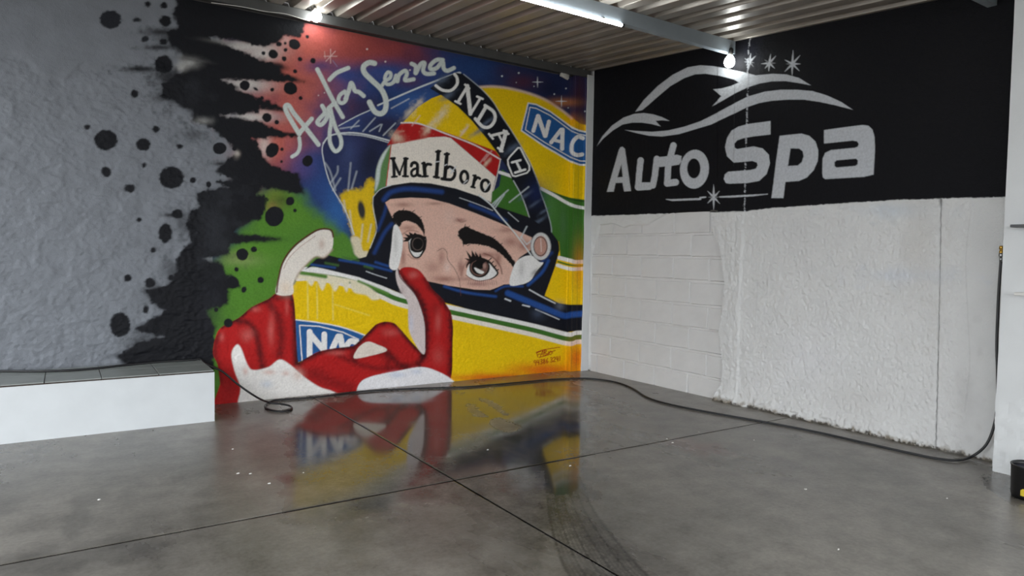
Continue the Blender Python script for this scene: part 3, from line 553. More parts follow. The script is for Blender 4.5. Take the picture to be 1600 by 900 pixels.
stroke(T('C6', [(337, 350), (345, 290), (368, 205), (418, 135), (490, 80), (540, 55), (590, 58), (602, 90)]), 2.6, (88, 40, 34), p_gl, soft=.9)
stroke(T('C6', [(370, 240), (395, 190), (450, 135), (520, 85)]), .9, (190, 160, 146), None, soft=.6); stroke(T('C6', [(598, 150), (560, 186), (520, 184), (480, 216), (440, 262), (418, 310)]), 3, (184, 160, 142), None, soft=2, alpha=.7)
blob(*T('C6', [(548, 125)])[0], 5, 8, (196, 166, 150), .6, rag=0); blob(*T('C6', [(380, 330)])[0], 10, 12, (236, 212, 186), .6, rag=0)
gpart('white_cuff', 'C6', [(125, 640), (148, 596), (170, 612), (200, 690), (230, 715), (300, 700), (350, 665), (400, 690), (470, 750), (540, 795), (600, 815), (640, 850), (400, 890), (170, 900), (168, 800), (140, 720)], (242, 238, 234), soft=1.5, n=4)
gpart('white_cuff', 'C7', [(440, 858), (470, 800), (550, 765), (700, 735), (850, 710), (950, 735), (1040, 785), (1045, 830), (700, 860), (450, 890)], (240, 238, 241), soft=1)
gpart('white_patch', 'C7', [(425, 655), (440, 600), (480, 560), (520, 548), (580, 570), (625, 590), (625, 610), (540, 635)], (230, 218, 206), soft=.8)
gpart('white_thumb_seam', 'C7', [(700, 80), (688, 110), (700, 180), (730, 240), (765, 300), (770, 420), (780, 490), (830, 590), (870, 628), (880, 560), (875, 430), (850, 330), (810, 240), (740, 160), (710, 110)], (220, 206, 204), soft=.8)
stroke(T('C7', [(705, 90), (715, 130), (745, 170), (812, 245), (852, 335), (877, 440), (880, 590)]), 1.5, (90, 30, 30), None, soft=.7)
for k, x, y, rx, ry, c in [('C6', 190, 720, 14, 20, (220, 170, 156)), ('C6', 300, 725, 30, 12, (222, 178, 164)), ('C6', 380, 730, 20, 14, (218, 176, 164)), ('C6', 290, 780, 30, 20, (206, 214, 226)), ('C7', 700, 760, 60, 20, (196, 208, 230)), ('C7', 820, 740, 40, 20, (206, 214, 232)), ('C7', 790, 430, 14, 60, (206, 210, 226)), ('C7', 60, 760, 40, 40, (220, 190, 178)), ('C7', 730, 220, 16, 30, (190, 170, 170))]:
    (px, py), = T(k, [(x, y)]); blob(px, py, rx/K[k][2], ry/K[k][2], c, .6, rag=.2)
ell(*T('E3', [(968, 510)])[0], 7, 7, INK, new_part('paint_spot', p_blk), soft=1)
# stars in the backdrop
SW = (222, 228, 232)
for c in [(810, 127, 38), (978, 262, 40)]: star('C2', *c, SW, None, 4, 1.2)
for c in [(560, 85, 2), (678, 63, 1.9), (785, 157, 1.1), (1010, 172, 1.6), (927, 212, 1.5), (1025, 308, 1.3), (1143, 333, 1.5), (660, 130, .9)]:
    ell(*T('C2', [c[:2]])[0], c[2]*.7, c[2]*.7, SW, None, soft=.7)
for c in [(680, 32, 2), (815, 125, 2), (365, 355, 1.4), (320, 375, 1.2), (997, 187, 1.8)]: ell(*T('C1', [c[:2]])[0], c[2]*.7, c[2]*.7, (226, 210, 210), None, soft=.8)
for a in (0, 45, 90, 180, 225, 270): stroke(T('C1', [(410, 85), (410+48*math.sin(math.radians(a)), 85-52*math.cos(math.radians(a)))]), 1.3, (222, 190, 186), None, soft=.7, alpha=.75)
stroke(T('C1', [(365, 50), (370, 100)]), 1.2, (216, 178, 172), None, soft=.8, alpha=.6); stroke(T('C1', [(425, 115), (458, 160)]), 1, (150, 160, 200), None, soft=.8, alpha=.6)
# handwriting
HW = (212, 220, 216)
def hw(pts, wd): stroke(T('C1', pts), wd*1.1, HW, p_sig, soft=.9)
hw([(125, 828), (165, 800), (183, 750), (178, 690)], 5.2); hw([(178, 660), (130, 580), (85, 500), (75, 455), (100, 450), (140, 510), (210, 595), (320, 738)], 6.4); hw([(178, 655), (270, 548)], 6.2)
hw([(348, 452), (368, 500), (330, 545), (312, 575), (340, 592), (378, 548), (398, 475)], 6); hw([(405, 470), (415, 560), (403, 650), (408, 730), (445, 788), (485, 755), (485, 690), (450, 620), (424, 540), (410, 480)], 5.6)
hw([(312, 182), (360, 275), (420, 395), (465, 475), (500, 535)], 6); hw([(402, 258), (455, 208), (540, 172)], 6); hw([(395, 470), (440, 428)], 6)
hw([(515, 345), (480, 372), (468, 410), (490, 432), (520, 415), (530, 375), (510, 350)], 5.4); hw([(520, 400), (545, 340), (560, 285), (575, 300), (590, 340), (620, 350), (655, 378)], 6)
hw([(735, 138), (695, 132), (655, 160), (660, 205), (715, 262), (785, 330), (818, 405), (815, 480), (780, 510), (735, 492), (698, 425)], 7.4)
hw([(792, 300), (815, 268), (850, 245), (855, 212), (832, 205), (812, 245), (825, 290), (865, 285), (888, 255)], 5); hw([(880, 275), (895, 225), (902, 270)], 4.6); hw([(905, 270), (918, 222), (960, 192), (975, 215), (962, 262), (1025, 255)], 5.6)
hw([(1010, 140), (1040, 160), (1040, 210), (1075, 145), (1105, 135), (1095, 190), (1120, 215), (1175, 212)], 5.8); hw([(1240, 112), (1195, 112), (1150, 150), (1152, 180), (1195, 172), (1238, 125), (1248, 175), (1275, 192), (1322, 172)], 5.8)
# artist's signature and number
AR = (166, 20, 14)
for st in [[(702, 622), (712, 652)], [(702, 622), (735, 610)], [(706, 636), (728, 630)], [(730, 650), (748, 605), (752, 645)], [(735, 632), (752, 630)], [(758, 603), (764, 642)], [(758, 603), (778, 606), (762, 622), (784, 628), (764, 642)], [(788, 610), (792, 636)], [(800, 612), (794, 625), (806, 634), (818, 620), (804, 608)], [(700, 618), (760, 598), (875, 580)], [(720, 656), (790, 636)], [(795, 620), (840, 604)]]:
    stroke(T('C8', st), 1.15, AR, p_artist, soft=.45)
DIG = {'9': [[(1, .5), (.1, .45), (0, .2), (.4, 0), (.9, .1), (1, .5), (.8, 1)]], '4': [[(.1, 0), (0, .55), (1, .5)], [(.85, 0), (.85, 1)]], '3': [[(0, .1), (.6, 0), (.9, .25), (.4, .48), (.95, .75), (.5, 1), (0, .9)]], '8': [[(.5, .48), (.1, .25), (.5, 0), (.9, .25), (.5, .48), (.05, .75), (.5, 1), (.95, .75), (.5, .48)]],
       '6': [[(.8, 0), (.2, .4), (.05, .8), (.5, 1), (.95, .75), (.6, .55), (.1, .7)]], '2': [[(0, .2), (.5, 0), (.9, .25), (.5, .6), (0, 1), (1, .95)]], '1': [[(.5, 0), (.5, 1)]]}
for i, (ch, x) in enumerate(zip('943863241', (684, 706, 730, 751, 773, 805, 827, 848, 867))):
    y = 678-(x-684)*.175
    for st in DIG[ch]: stroke(T('C8', [(x+a*15, y+b*34) for a, b in st]), 1.2, AR, p_artist, soft=.45)
# pale edge at the top of the wall
stroke([(393, 11), (515, 39.3), (597, 58), (780, 96.2), (872, 115.5)], 1.1, (190, 170, 165), None, soft=.6, alpha=.6)
# thin dark vertical lines along the pilaster edges
for x in (887.5, 894, 901.5): stroke([(x+4, 110), (x-1, 580)], .9, (70, 60, 50), None, soft=.7, alpha=.35)

# ---- right wall: black sign band
BASE_WHITE = (213, 213, 212)
bands = [(921, -40), (921, 337.7), (1040, 334), (1167, 330.7), (1200, 326), (1300, 319), (1403, 312.7), (1568, 308.3), (1640, 305), (1640, -40)]
ANCH = new_part('black_band')
SIGN0 = ANCH
mB = window(914, 1600, 0, 900)
canvas[mB[0]][:, int(7*S):] = lin(BASE_WHITE); c = cls[mB[0]]; c[:, int(7*S):] = 0
poly(bands, (17, 17, 21), ANCH, soft=.6, sm=False, rag=1.2, ragf=.2)
for b in [(1500, 120, 70, 90, (24, 23, 26)), (1180, 85, 14, 30, (26, 27, 40))]: blob(*b, .6, clip=bands, rag=.6, ragf=.1)
def sg(name): return new_part(name, SIGN0)
carp = [(995, 175), (1008.3, 156.7), (1030, 135), (1053.3, 117.5), (1076.7, 105.8), (1096.7, 102.5), (1116.7, 104), (1136.7, 107.5), (1151.7, 111.2), (1165.6, 113.6), (1183.3, 118.4), (1210, 115.9), (1231.4, 117), (1251, 122.5), (1269.6, 134), (1251, 130.5), (1229.6, 127.3), (1208, 127.8), (1188.7, 131.3), (1174.5, 135.8), (1151.3, 146.5), (1130, 159), (1115, 166.7), (1130, 150.8), (1116.7, 140), (1130, 139), (1145, 135), (1157.5, 129.7), (1150, 125), (1126.7, 119), (1105, 115.8), (1088.3, 116.7), (1071.7, 122.5), (1050, 135), (1030, 151.7), (1015, 165), (1005.8, 172.5)]
poly(carp, SIL, sg('car_outline'), soft=.5, sm=False)
poly(T('D1', [(30, 890), (80, 800), (170, 700), (280, 625), (380, 590), (470, 582), (560, 595), (640, 620), (712, 656), (640, 650), (580, 655), (628, 707), (540, 685), (450, 672), (360, 672), (270, 690), (180, 745), (90, 820)]), SIL, sg('car_outline'), sm=False)
poly(T('D1', [(290, 740), (400, 750), (550, 758), (700, 745), (850, 710), (1000, 660), (1150, 585), (1320, 495)])+T('D2', [(120, 515), (240, 455), (380, 415), (520, 398), (660, 398), (800, 410), (930, 450), (1050, 505), (1155, 575), (1000, 535), (860, 505), (720, 485), (580, 485), (440, 495), (330, 515), (240, 545), (120, 605)])+T('D1', [(1250, 620), (1100, 690), (950, 735), (800, 780), (640, 802), (520, 795), (400, 770)]), SIL, sg('car_outline'), sm=False)
poly(T('D3', [(122, 720), (235, 330), (250, 303), (270, 297), (293, 318), (350, 712), (285, 717), (270, 635), (205, 637), (187, 718)]), SIL, sg('letter'), sm=False, holes=[np.array(T('D3', [(260, 460), (222, 585), (272, 580)]))], soft=.6)
pid = sg('letter'); stroke(T('D3', [(440, 425), (425, 560), (418, 660)]), 9.6, SIL, pid, sm=False); stroke(T('D3', [(418, 675), (520, 668)]), 11, SIL, pid, sm=False); stroke(T('D3', [(420, 660), (555, 660), (575, 560), (592, 410)]), 9.6, SIL, pid, sm=False)
pid = sg('letter'); stroke(T('D3', [(748, 285), (725, 370), (700, 480), (690, 640)]), 9.8, SIL, pid); stroke(T('D3', [(690, 640), (768, 630)]), 10.6, SIL, pid); poly(T('D3', [(600, 395), (660, 390), (780, 372), (825, 385), (820, 440), (800, 465), (740, 475), (620, 487), (595, 480)]), SIL, pid, sm=False)
(ox, oy), = T('D3', [(945, 508)]); pid = sg('letter')
poly([(ox+22.7*math.cos(t)+1.2*math.sin(t)*-1, oy+30.4*math.sin(t)) for t in np.linspace(0, 6.2, 36)], SIL, pid, sm=False, holes=[np.array([(ox-1+10.4*math.cos(t), oy-1.2+15.6*math.sin(t)) for t in np.linspace(0, 6.2, 24)])], soft=.6)
poly(T('D4', [(430, 110), (240, 135), (150, 160), (90, 195), (50, 260), (32, 340), (50, 420), (110, 475), (180, 470), (270, 460), (310, 475), (316, 500), (300, 528), (250, 540), (60, 555), (30, 580), (22, 620), (40, 655), (70, 660), (220, 655), (330, 635), (395, 575), (425, 480), (415, 405), (360, 350), (280, 332), (140, 357), (118, 345), (115, 310), (140, 280), (200, 260), (280, 245), (430, 228)]), SIL, sg('letter'), sm=False)
poly(T('D4', [(510, 240), (600, 230), (700, 220), (770, 240), (825, 290), (850, 370), (845, 460), (810, 540), (750, 605), (680, 635), (560, 645), (542, 786), (438, 786), (480, 450)]), SIL, sg('letter'), sm=False, holes=[np.array(T('D4', [(605, 350), (680, 352), (712, 375), (720, 420), (705, 470), (670, 500), (583, 505)]))], soft=.6)
poly(T('D4', [(900, 190), (1080, 165), (1240, 145), (1290, 152), (1325, 185), (1343, 250), (1348, 350), (1335, 580), (1250, 600), (910, 620), (890, 605), (884, 570), (888, 440), (910, 390), (960, 365), (1170, 345), (1195, 335), (1205, 312), (1190, 288), (1150, 282), (900, 308)]), SIL, sg('letter'), sm=False, holes=[np.array(T('D4', [(1010, 455), (1180, 440), (1197, 455), (1195, 490), (1175, 504), (1010, 518), (992, 505), (992, 470)]))], soft=.6)
pid = sg('underline'); stroke(T('D3', [(680, 790, 1), (735, 797, 3), (1000, 787, 3), (1000, 775, 2.6), (1050, 769, 2)]), 3, SIL, pid, sm=False)
pid = sg('underline'); stroke([(1127.5, 308, 2), (1145, 307.5, 3), (1180, 305.5, 2.8), (1202, 303.5, 1)], 3, SIL, pid, sm=False)
for k, cx, cy, rays in [('D3', 1125, 770, [(0, 118), (45, 80), (135, 85), (180, 115), (225, 80), (315, 80), (90, 50), (270, 50)]), ('D2', 245, 155, [(8, 75), (45, 75), (100, 40), (140, 55), (185, 60), (220, 40), (270, 40), (310, 50)]), ('D2', 420, 165, [(8, 80), (42, 85), (90, 55), (135, 65), (185, 70), (220, 60), (265, 70), (305, 50)]), ('D2', 622, 172, [(3, 118), (42, 100), (90, 70), (135, 85), (182, 100), (225, 95), (270, 55), (298, 75)])]:
    pid = sg('star')
    (x, y), = T(k, [(cx, cy)])
    for a, R in rays: stroke([(x, y, 4.2), (x+R/K[k][2]*math.sin(math.radians(a)), y-R/K[k][2]*math.cos(math.radians(a)), .6)], 2, SIL if R > 58 else (120, 122, 126), pid, soft=.5, sm=False)
    ell(x, y, 2.2, 2.2, SIL, pid)
stroke([(1175, 60, .6), (1172, 90, 1.4), (1171, 150, 1), (1169, 200, 1.8), (1168, 240, 1), (1166, 332, 1.2)], 1.2, (196, 198, 204), None, soft=.5, alpha=.75, rag=2.2, ragf=.5)
stroke([(1151, 72), (1150, 200), (1149, 260)], .7, (60, 62, 66), None, soft=.4, alpha=.5)
SIGN_LAST = len(PARTS)-1
# ---- right wall: white plaster wear (dirt along the foot, bluish patches, crack) and a painted shadow line
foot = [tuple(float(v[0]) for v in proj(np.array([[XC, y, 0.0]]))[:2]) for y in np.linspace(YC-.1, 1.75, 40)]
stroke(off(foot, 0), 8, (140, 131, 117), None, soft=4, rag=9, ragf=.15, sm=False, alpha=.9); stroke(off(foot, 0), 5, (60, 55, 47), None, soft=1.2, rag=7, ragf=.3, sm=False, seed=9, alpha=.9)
stroke([(1473, 312), (1471, 420), (1468, 560), (1466, 640), (1465, 703)], 1.1, (96, 94, 92), None, soft=.5); blob(1473, 316, 2.5, 7, (60, 58, 56), .8)
for b in [(1400, 330, 60, 12, (196, 205, 214)), (1420, 430, 70, 12, (200, 206, 216)), (1250, 360, 60, 40, (206, 206, 206)), (1440, 380, 30, 90, (200, 198, 194)), (1510, 620, 20, 70, (192, 191, 190)), (1270, 560, 60, 50, (220, 220, 222)), (1340, 620, 50, 30, (203, 202, 200))]: blob(*b, .6, rag=.8, clip=[(921, 340), (1167, 333), (1403, 315), (1600, 310), (1600, 760), (921, 760)])
for st in [[(1214, 558), (1230, 580), (1236, 600), (1240, 612)], [(1290, 560), (1275, 578), (1262, 590)], [(1187, 440), (1184, 490), (1182, 530)], [(1520, 330), (1512, 400), (1514, 480), (1518, 560), (1515, 600), (1510, 640)]]: stroke(st, .9, (176, 174, 172), None, soft=.8, alpha=.4)
stroke([(1124, 330), (1112, 331), (1113, 352), (1117, 373), (1124, 381), (1129, 412), (1133, 446), (1129, 480), (1128, 500), (1123, 520), (1127, 545), (1130, 570), (1128, 600), (1118, 616)], 1.3, (116, 112, 106), None, soft=.6, alpha=.8)  # shadow line under the proud plaster edge at the crack, painted into the colour

# block zone, where the plaster is missing
BZ = np.array([(940, 352), (960, 350), (977, 357), (987, 353), (1013, 352), (1030, 342), (1048, 334), (1060, 331.5), (1111, 331), (1112, 350), (1116, 372), (1123, 380), (1128, 410), (1132, 445), (1128, 480), (1127, 500), (1122, 520), (1126, 545), (1129, 570), (1127, 600), (1117, 615), (1112, 628), (924, 588), (924, 480), (926, 400), (935, 370)], float)

def sample(px, py, arr):
    u = np.clip(px*S-.5, 0, CW-1.001); v = np.clip(py*S-.5, 0, CH-1.001)
    iu = u.astype(int); iv = v.astype(int); fu = (u-iu)[:, None]; fv = (v-iv)[:, None]
    return (arr[iv, iu]*(1-fu)+arr[iv, iu+1]*fu)*(1-fv)+(arr[iv+1, iu]*(1-fu)+arr[iv+1, iu+1]*fu)*fv
def sample_cls(px, py):
    return cls[np.clip((py*S).astype(int), 0, CH-1), np.clip((px*S).astype(int), 0, CW-1)]
def np_mesh(name, V, Q, C, mat, parent=None, smooth=True):
    used = np.unique(Q); rm = np.full(len(V), -1, np.int64); rm[used] = np.arange(len(used))
    V = V[used]; Q = rm[Q]; me = bpy.data.meshes.new(name)
    me.vertices.add(len(V)); me.vertices.foreach_set('co', V.astype(np.float32).ravel())
    me.loops.add(Q.size); me.loops.foreach_set('vertex_index', Q.astype(np.int32).ravel())
    me.polygons.add(len(Q)); me.polygons.foreach_set('loop_start', np.arange(0, Q.size, 4, dtype=np.int32))
    me.update(calc_edges=True)
    if C is not None:
        for an, dat in C.items():
            dat = dat[used]
            if dat.ndim == 2:
                a = me.attributes.new(an, 'FLOAT_COLOR', 'POINT')
                a.data.foreach_set('color', np.concatenate([dat, np.ones((len(dat), 1))], 1).astype(np.float32).ravel())
            else:
                a = me.attributes.new(an, 'FLOAT', 'POINT'); a.data.foreach_set('value', dat.astype(np.float32))
    me.materials.append(mat)
    if smooth: me.shade_smooth()
    o = bpy.data.objects.new(name, me); COL.objects.link(o); return setparent(o, parent)
def grid_quads(nc, nr, flip=False):
    i, j = np.meshgrid(np.arange(nc-1), np.arange(nr-1)); a = (j*nc+i).ravel()
    q = np.stack([a, a+1, a+1+nc, a+nc], 1); return q[:, ::-1] if flip else q

# ================================================================== STRUCTURE
# ---- floor: base and four slabs divided by saw cuts
FLX0, FLX1, FLY0, FLY1 = -25.0, 7.0, -25.0, 6.29
floor = box('floor', FLX0, FLX1, FLY0, FLY1+.1, -0.25, -0.004, MAT_DIRT); tag(floor, kind='structure', label='dark wet concrete floor with saw-cut joints')
# wetness and staining of the concrete
wet = np.zeros((CH//2, CW//2), np.float32); dark = np.zeros_like(wet); tint = np.zeros_like(wet)
S2 = S/2
GX, GY = np.meshgrid((np.arange(CW//2)+.5)/S2, (np.arange(CH//2)+.5)/S2)
def fl_poly(arr, pts, val, soft, rag=0, ragf=.05, seed=31, sm=True):
    P = catmull(pts, True, 4) if sm else np.array(pts, float)
    m = soft+rag+2; x0, y0 = P.min(0)-m; x1, y1 = P.max(0)+m
    a, b = max(0, int(x0*S2)), min(CW//2, int(x1*S2)+1); c, d = max(0, int(y0*S2)), min(CH//2, int(y1*S2)+1)
    X, Y = GX[c:d, a:b], GY[c:d, a:b]
    dd = sd_poly(P, X.astype(np.float32), Y.astype(np.float32))
    if rag: dd = dd+rag*fbm(X*ragf, Y*ragf*2.5, 4, seed)
    al = np.clip(.5-dd/(2*soft), 0, 1); al = al*al*(3-2*al)
    arr[c:d, a:b] += (val-arr[c:d, a:b])*al
fl_poly(wet, [(455, 648), (480, 632), (560, 622), (700, 614), (850, 606), (915, 612), (920, 680), (925, 760), (900, 780), (830, 770), (720, 760), (600, 790), (470, 810), (440, 760), (470, 700)], .8, 26, 34, .03)
fl_poly(wet, [(500, 630), (600, 622), (705, 618), (820, 611), (880, 608), (860, 640), (800, 680), (720, 700), (660, 735), (560, 700), (480, 690)], .95, 16, 18, .03)
fl_poly(wet, [(480, 690), (560, 720), (660, 745), (620, 785), (500, 805), (470, 790)], .75, 20, 20)
fl_poly(wet, [(1530, 745), (1570, 742), (1600, 760), (1600, 790), (1560, 775)], .7, 4, 6)
fl_poly(wet, [(845, 680), (905, 675), (905, 760), (860, 770)], .95, 8, 10)
for L in ([(727, 630), (742, 632), (750, 640), (762, 648), (768, 651), (752, 652), (738, 648), (730, 640)], [(745, 620), (762, 624), (775, 630), (768, 633), (752, 627)], [(760, 631), (775, 628), (785, 638), (792, 643), (782, 646), (772, 640)], [(767, 656), (780, 652), (800, 660), (815, 668), (800, 676), (775, 672), (765, 664)], [(783, 646), (795, 644), (794, 649)], [(712, 616), (726, 614), (724, 618)]):
    fl_poly(wet, L, .1, 1.2, 4, .15, sm=False); fl_poly(dark, L, .25, 2)
fl_poly(dark, [(690, 742), (720, 715), (770, 690), (830, 660), (880, 650), (900, 670), (870, 700), (860, 735), (780, 735), (720, 750)], .75, 10, 24)
fl_poly(dark, [(850, 655), (905, 648), (890, 690), (850, 690)], .55, 8, 10)
fl_poly(dark, [(130, 730), (170, 690), (215, 675), (250, 690), (200, 740), (160, 780), (120, 835), (100, 830)], .4, 8, 14)
fl_poly(dark, [(480, 690), (360, 660), (330, 700), (430, 740)], .25, 20, 20)
fl_poly(dark, [(520, 800), (600, 790), (590, 850), (530, 860)], .35, 10, 14)
fl_poly(dark, [(690, 740), (830, 740), (860, 800), (840, 880), (760, 820), (700, 790)], .35, 12, 26)
fl_poly(dark, [(905, 740), (960, 735), (1000, 790), (1060, 870), (960, 880), (900, 800)], .35, 14, 26)
fl_poly(dark, [(1290, 715), (1400, 735), (1440, 760), (1330, 755)], .25, 10, 14); fl_poly(dark, [(0, 880), (200, 840), (260, 860), (60, 905), (0, 905)], .4, 10, 16)
fl_poly(dark, [(0, 700), (120, 690), (90, 760), (0, 800)], .22, 14, 20); fl_poly(dark, [(1520, 760), (1600, 800), (1600, 830), (1530, 790)], -.3, 6, 10)
for k in range(16):                           # tyre marks sweeping towards the lens
    x = 852+k*3.2; fl_poly(dark, [(x, 735), (x+1.4, 735), (x+8+k*1.5, 800), (x+26+k*4, 870), (x+45+k*5, 905), (x+40+k*5, 905), (x+21+k*4, 870), (x+4+k*1.5, 800)], .6 if k % 3 else .85, 1.6, 2, .2)
for k in range(9):
    x = 715+k*4.5; fl_poly(dark, [(x, 770), (x+1.5, 770), (x+2, 860), (x, 860)], .4, 2, 2, .2)
for L, v in [([(20, 720), (140, 705), (300, 690), (330, 720), (200, 760), (60, 770)], .2), ([(300, 690), (420, 660), (470, 680), (440, 730), (330, 745)], .3), ([(590, 800), (700, 780), (760, 830), (700, 880), (610, 870)], .18), ([(985, 640), (1050, 640), (1080, 665), (1010, 670)], .2), ([(1230, 690), (1330, 705), (1420, 735), (1390, 750), (1280, 725)], .22), ([(960, 780), (1060, 760), (1200, 830), (1150, 880), (1000, 860)], .18), ([(1380, 780), (1520, 770), (1545, 830), (1540, 905), (1400, 905)], .15), ([(280, 800), (420, 770), (470, 820), (360, 870)], .16)]:
    fl_poly(dark, L, v, 16, 26, .03, 51)
fl_poly(dark, [(1440, 740), (1520, 752), (1600, 795), (1600, 812), (1500, 775)], -.25, 8, 12)
fl_poly(tint, [(1035, 690), (1080, 688), (1130, 700), (1150, 712), (1090, 708)], .8, 6, 8)
def mat_floor():
    m, nt, b = newmat('polished_concrete')
    L = nt.links.new; ge = N(nt, 'ShaderNodeNewGeometry')
    def noise(sc, de=5, rough=.6, vec=None):
        n = N(nt, 'ShaderNodeTexNoise'); n.inputs['Scale'].default_value = sc; n.inputs['Detail'].default_value = de; n.inputs['Roughness'].default_value = rough
        L(vec or ge.outputs['Position'], n.inputs['Vector']); return n.outputs[0]
    def rng(v, a, b_, c, d):
        r = N(nt, 'ShaderNodeMapRange'); L(v, r.inputs[0])
        for i, q in enumerate((a, b_, c, d)): r.inputs[i+1].default_value = q
        return r.outputs[0]
    def mth(op, a, b_):
        r = N(nt, 'ShaderNodeMath', operation=op)
        for i, q in enumerate((a, b_)):
            if hasattr(q, 'links'): L(q, r.inputs[i])
            else: r.inputs[i].default_value = q
        return r.outputs[0]
    mp = N(nt, 'ShaderNodeMapping'); mp.inputs['Scale'].default_value = (1, .35, 1); mp.inputs['Rotation'].default_value = (0, 0, .5); L(ge.outputs['Position'], mp.inputs[0])
    wet_ = N(nt, 'ShaderNodeAttribute', attribute_name='wet').outputs['Fac']; dk = N(nt, 'ShaderNodeAttribute', attribute_name='dark').outputs['Fac']; ti = N(nt, 'ShaderNodeAttribute', attribute_name='tint').outputs['Fac']
    big = noise(.9, 6, .62, mp.outputs[0]); mid = noise(5, 6, .65); fine = noise(45, 5, .7)
    cr = N(nt, 'ShaderNodeValToRGB'); e = cr.color_ramp.elements
    e[0].position = .38; e[1].position = .62; e[0].color = (*lin((86, 81, 75)), 1); e[1].color = (*lin((152, 147, 139)), 1)
    v = mth('ADD', mth('MULTIPLY', big, .45), mth('ADD', mth('MULTIPLY', mid, .33), mth('MULTIPLY', fine, .22))); L(v, cr.inputs[0])
    tn = N(nt, 'ShaderNodeMix', data_type='RGBA'); L(mth('MULTIPLY', ti, .35), tn.inputs[0]); L(cr.outputs[0], tn.inputs[6]); tn.inputs[7].default_value = (*lin((128, 84, 82)), 1)
    k = mth('MULTIPLY', mth('SUBTRACT', 1.0, mth('MULTIPLY', wet_, .55)), mth('SUBTRACT', 1.0, mth('MULTIPLY', dk, .75)))
    sc = N(nt, 'ShaderNodeVectorMath', operation='SCALE'); L(tn.outputs[2], sc.inputs[0]); L(k, sc.inputs['Scale']); L(sc.outputs[0], b.inputs['Base Color'])
    dry = rng(big, .3, .7, .22, .4)
    ro = N(nt, 'ShaderNodeMix', data_type='FLOAT'); wn = mth('MINIMUM', 1.0, mth('MULTIPLY', wet_, rng(noise(2.2, 8, .7, mp.outputs[0]), .35, .6, .8, 1.1))); L(wn, ro.inputs[0]); L(dry, ro.inputs[2]); ro.inputs[3].default_value = .07; L(ro.outputs[0], b.inputs['Roughness'])
    b.inputs['Specular IOR Level'].default_value = .5
    bp = N(nt, 'ShaderNodeBump'); bp.inputs['Distance'].default_value = .003; L(mth('MULTIPLY', mth('SUBTRACT', 1.0, wet_), .1), bp.inputs['Strength']); L(fine, bp.inputs['Height'])
    b2 = N(nt, 'ShaderNodeBump'); b2.inputs['Distance'].default_value = .02; b2.inputs['Strength'].default_value = .006; L(mid, b2.inputs['Height']); L(bp.outputs[0], b2.inputs['Normal']); L(b2.outputs[0], b.inputs['Normal'])
    return m
MAT_FLOOR = mat_floor()
def slab(x0, x1, y0, y1, vx0, vx1, vy0, vy1, st=.016):
    def ax(a, b, va, vb):
        pts = list(np.arange(a, max(a, va), 1.))+list(np.arange(max(a, va), min(b, vb), st))+list(np.arange(max(a, min(b, vb)), b, 1.))+[b]
        p = np.unique(np.round(pts, 5)); return np.concatenate([[p[0]], p, [p[-1]]])
    xs, ys = ax(x0, x1, vx0, vx1), ax(y0, y1, vy0, vy1)
    X, Y = np.meshgrid(xs, ys); Z = np.zeros_like(X); Z[0] = Z[-1] = -.02; Z[:, 0] = Z[:, -1] = -.02
    V = np.stack([X.ravel(), Y.ravel(), Z.ravel()], 1); px, py, z = proj(V)
    iu = np.clip((px*S2).astype(int), 0, CW//2-1); iv = np.clip((py*S2).astype(int), 0, CH//2-1)
    vis_ = (z > .3) & (px > -5) & (px < 1605) & (py < 905)
    g = lambda a: np.where(vis_, a[iv, iu], 0)
    np_mesh('slab', V, grid_quads(len(xs), len(ys)), dict(wet=g(wet), dark=g(dark), tint=g(tint)), MAT_FLOOR, floor, False)
G = .003
slab(FLX0, JX-G, JY+G, FLY1, -.6, 9, 3, 9); slab(JX+G, FLX1, JY+G, FLY1, 0, 5.2, 3, 9)
slab(FLX0, JX-G, FLY0, JY-G, -.6, 9, 1.4, 9, .011); slab(JX+G, FLX1, FLY0, JY-G, 0, 5.2, 1.2, 9, .010)

MAT_JOINT = mat_plain('black_joint_grit', (20, 19, 18), 1.0, spec=0.0)
for a in ((JX-G, JX+G, 0.2, FLY1), (-1.5, JX-G, JY-G, JY+G), (JX+G, XC, JY-G, JY+G)):
    box('joint', a[0]-.0005, a[1]+.0005, a[2], a[3], -.004, .0006, MAT_JOINT, floor)
# ---- back wall: slab, grey plaster skin and the mural split from the same relief
BW = box('wall_back', -3.0, XC+.25, YC+.025, YC+.22, -.1, 3.64, MAT_SHADEDWALL); tag(BW, kind='structure', label='back wall under a corrugated metal roof')
def xat(px): return hit(px, 400, 1, YC)[0]
cols = list(np.linspace(-3.0, xat(-25), 12)[:-1])+[xat(p) for p in np.arange(-25, 325, 2.1)]+[xat(p) for p in np.arange(325, 886.6, 1.08)]
xp0, xp1 = xat(887), xat(901.5); xe = XC-.04
prof = [(x, 0.0) for x in cols]
prof += [(xp0, -d) for d in (0, .003, .006, .02, .04, .06, .078, .083)]+[(xp0+.004, -.085)]
prof += [(x, -.085) for x in np.linspace(xp0+.01, xp1-.004, 14)]+[(xp1, -.087), (xp1+.002, -.098), (xp1+.006, -.102)]+[(x, -.102) for x in np.linspace(xp1+.012, xe, 14)]
prof = np.array(prof); zr = np.arange(0, 3.405, .006)
PX, ZR = np.meshgrid(prof[:, 0], zr); PD = np.meshgrid(prof[:, 1], zr)[0]
px, py, _ = proj(np.stack([PX.ravel(), YC+PD.ravel(), ZR.ravel()], 1)); px = px.reshape(PX.shape); py = py.reshape(PX.shape)
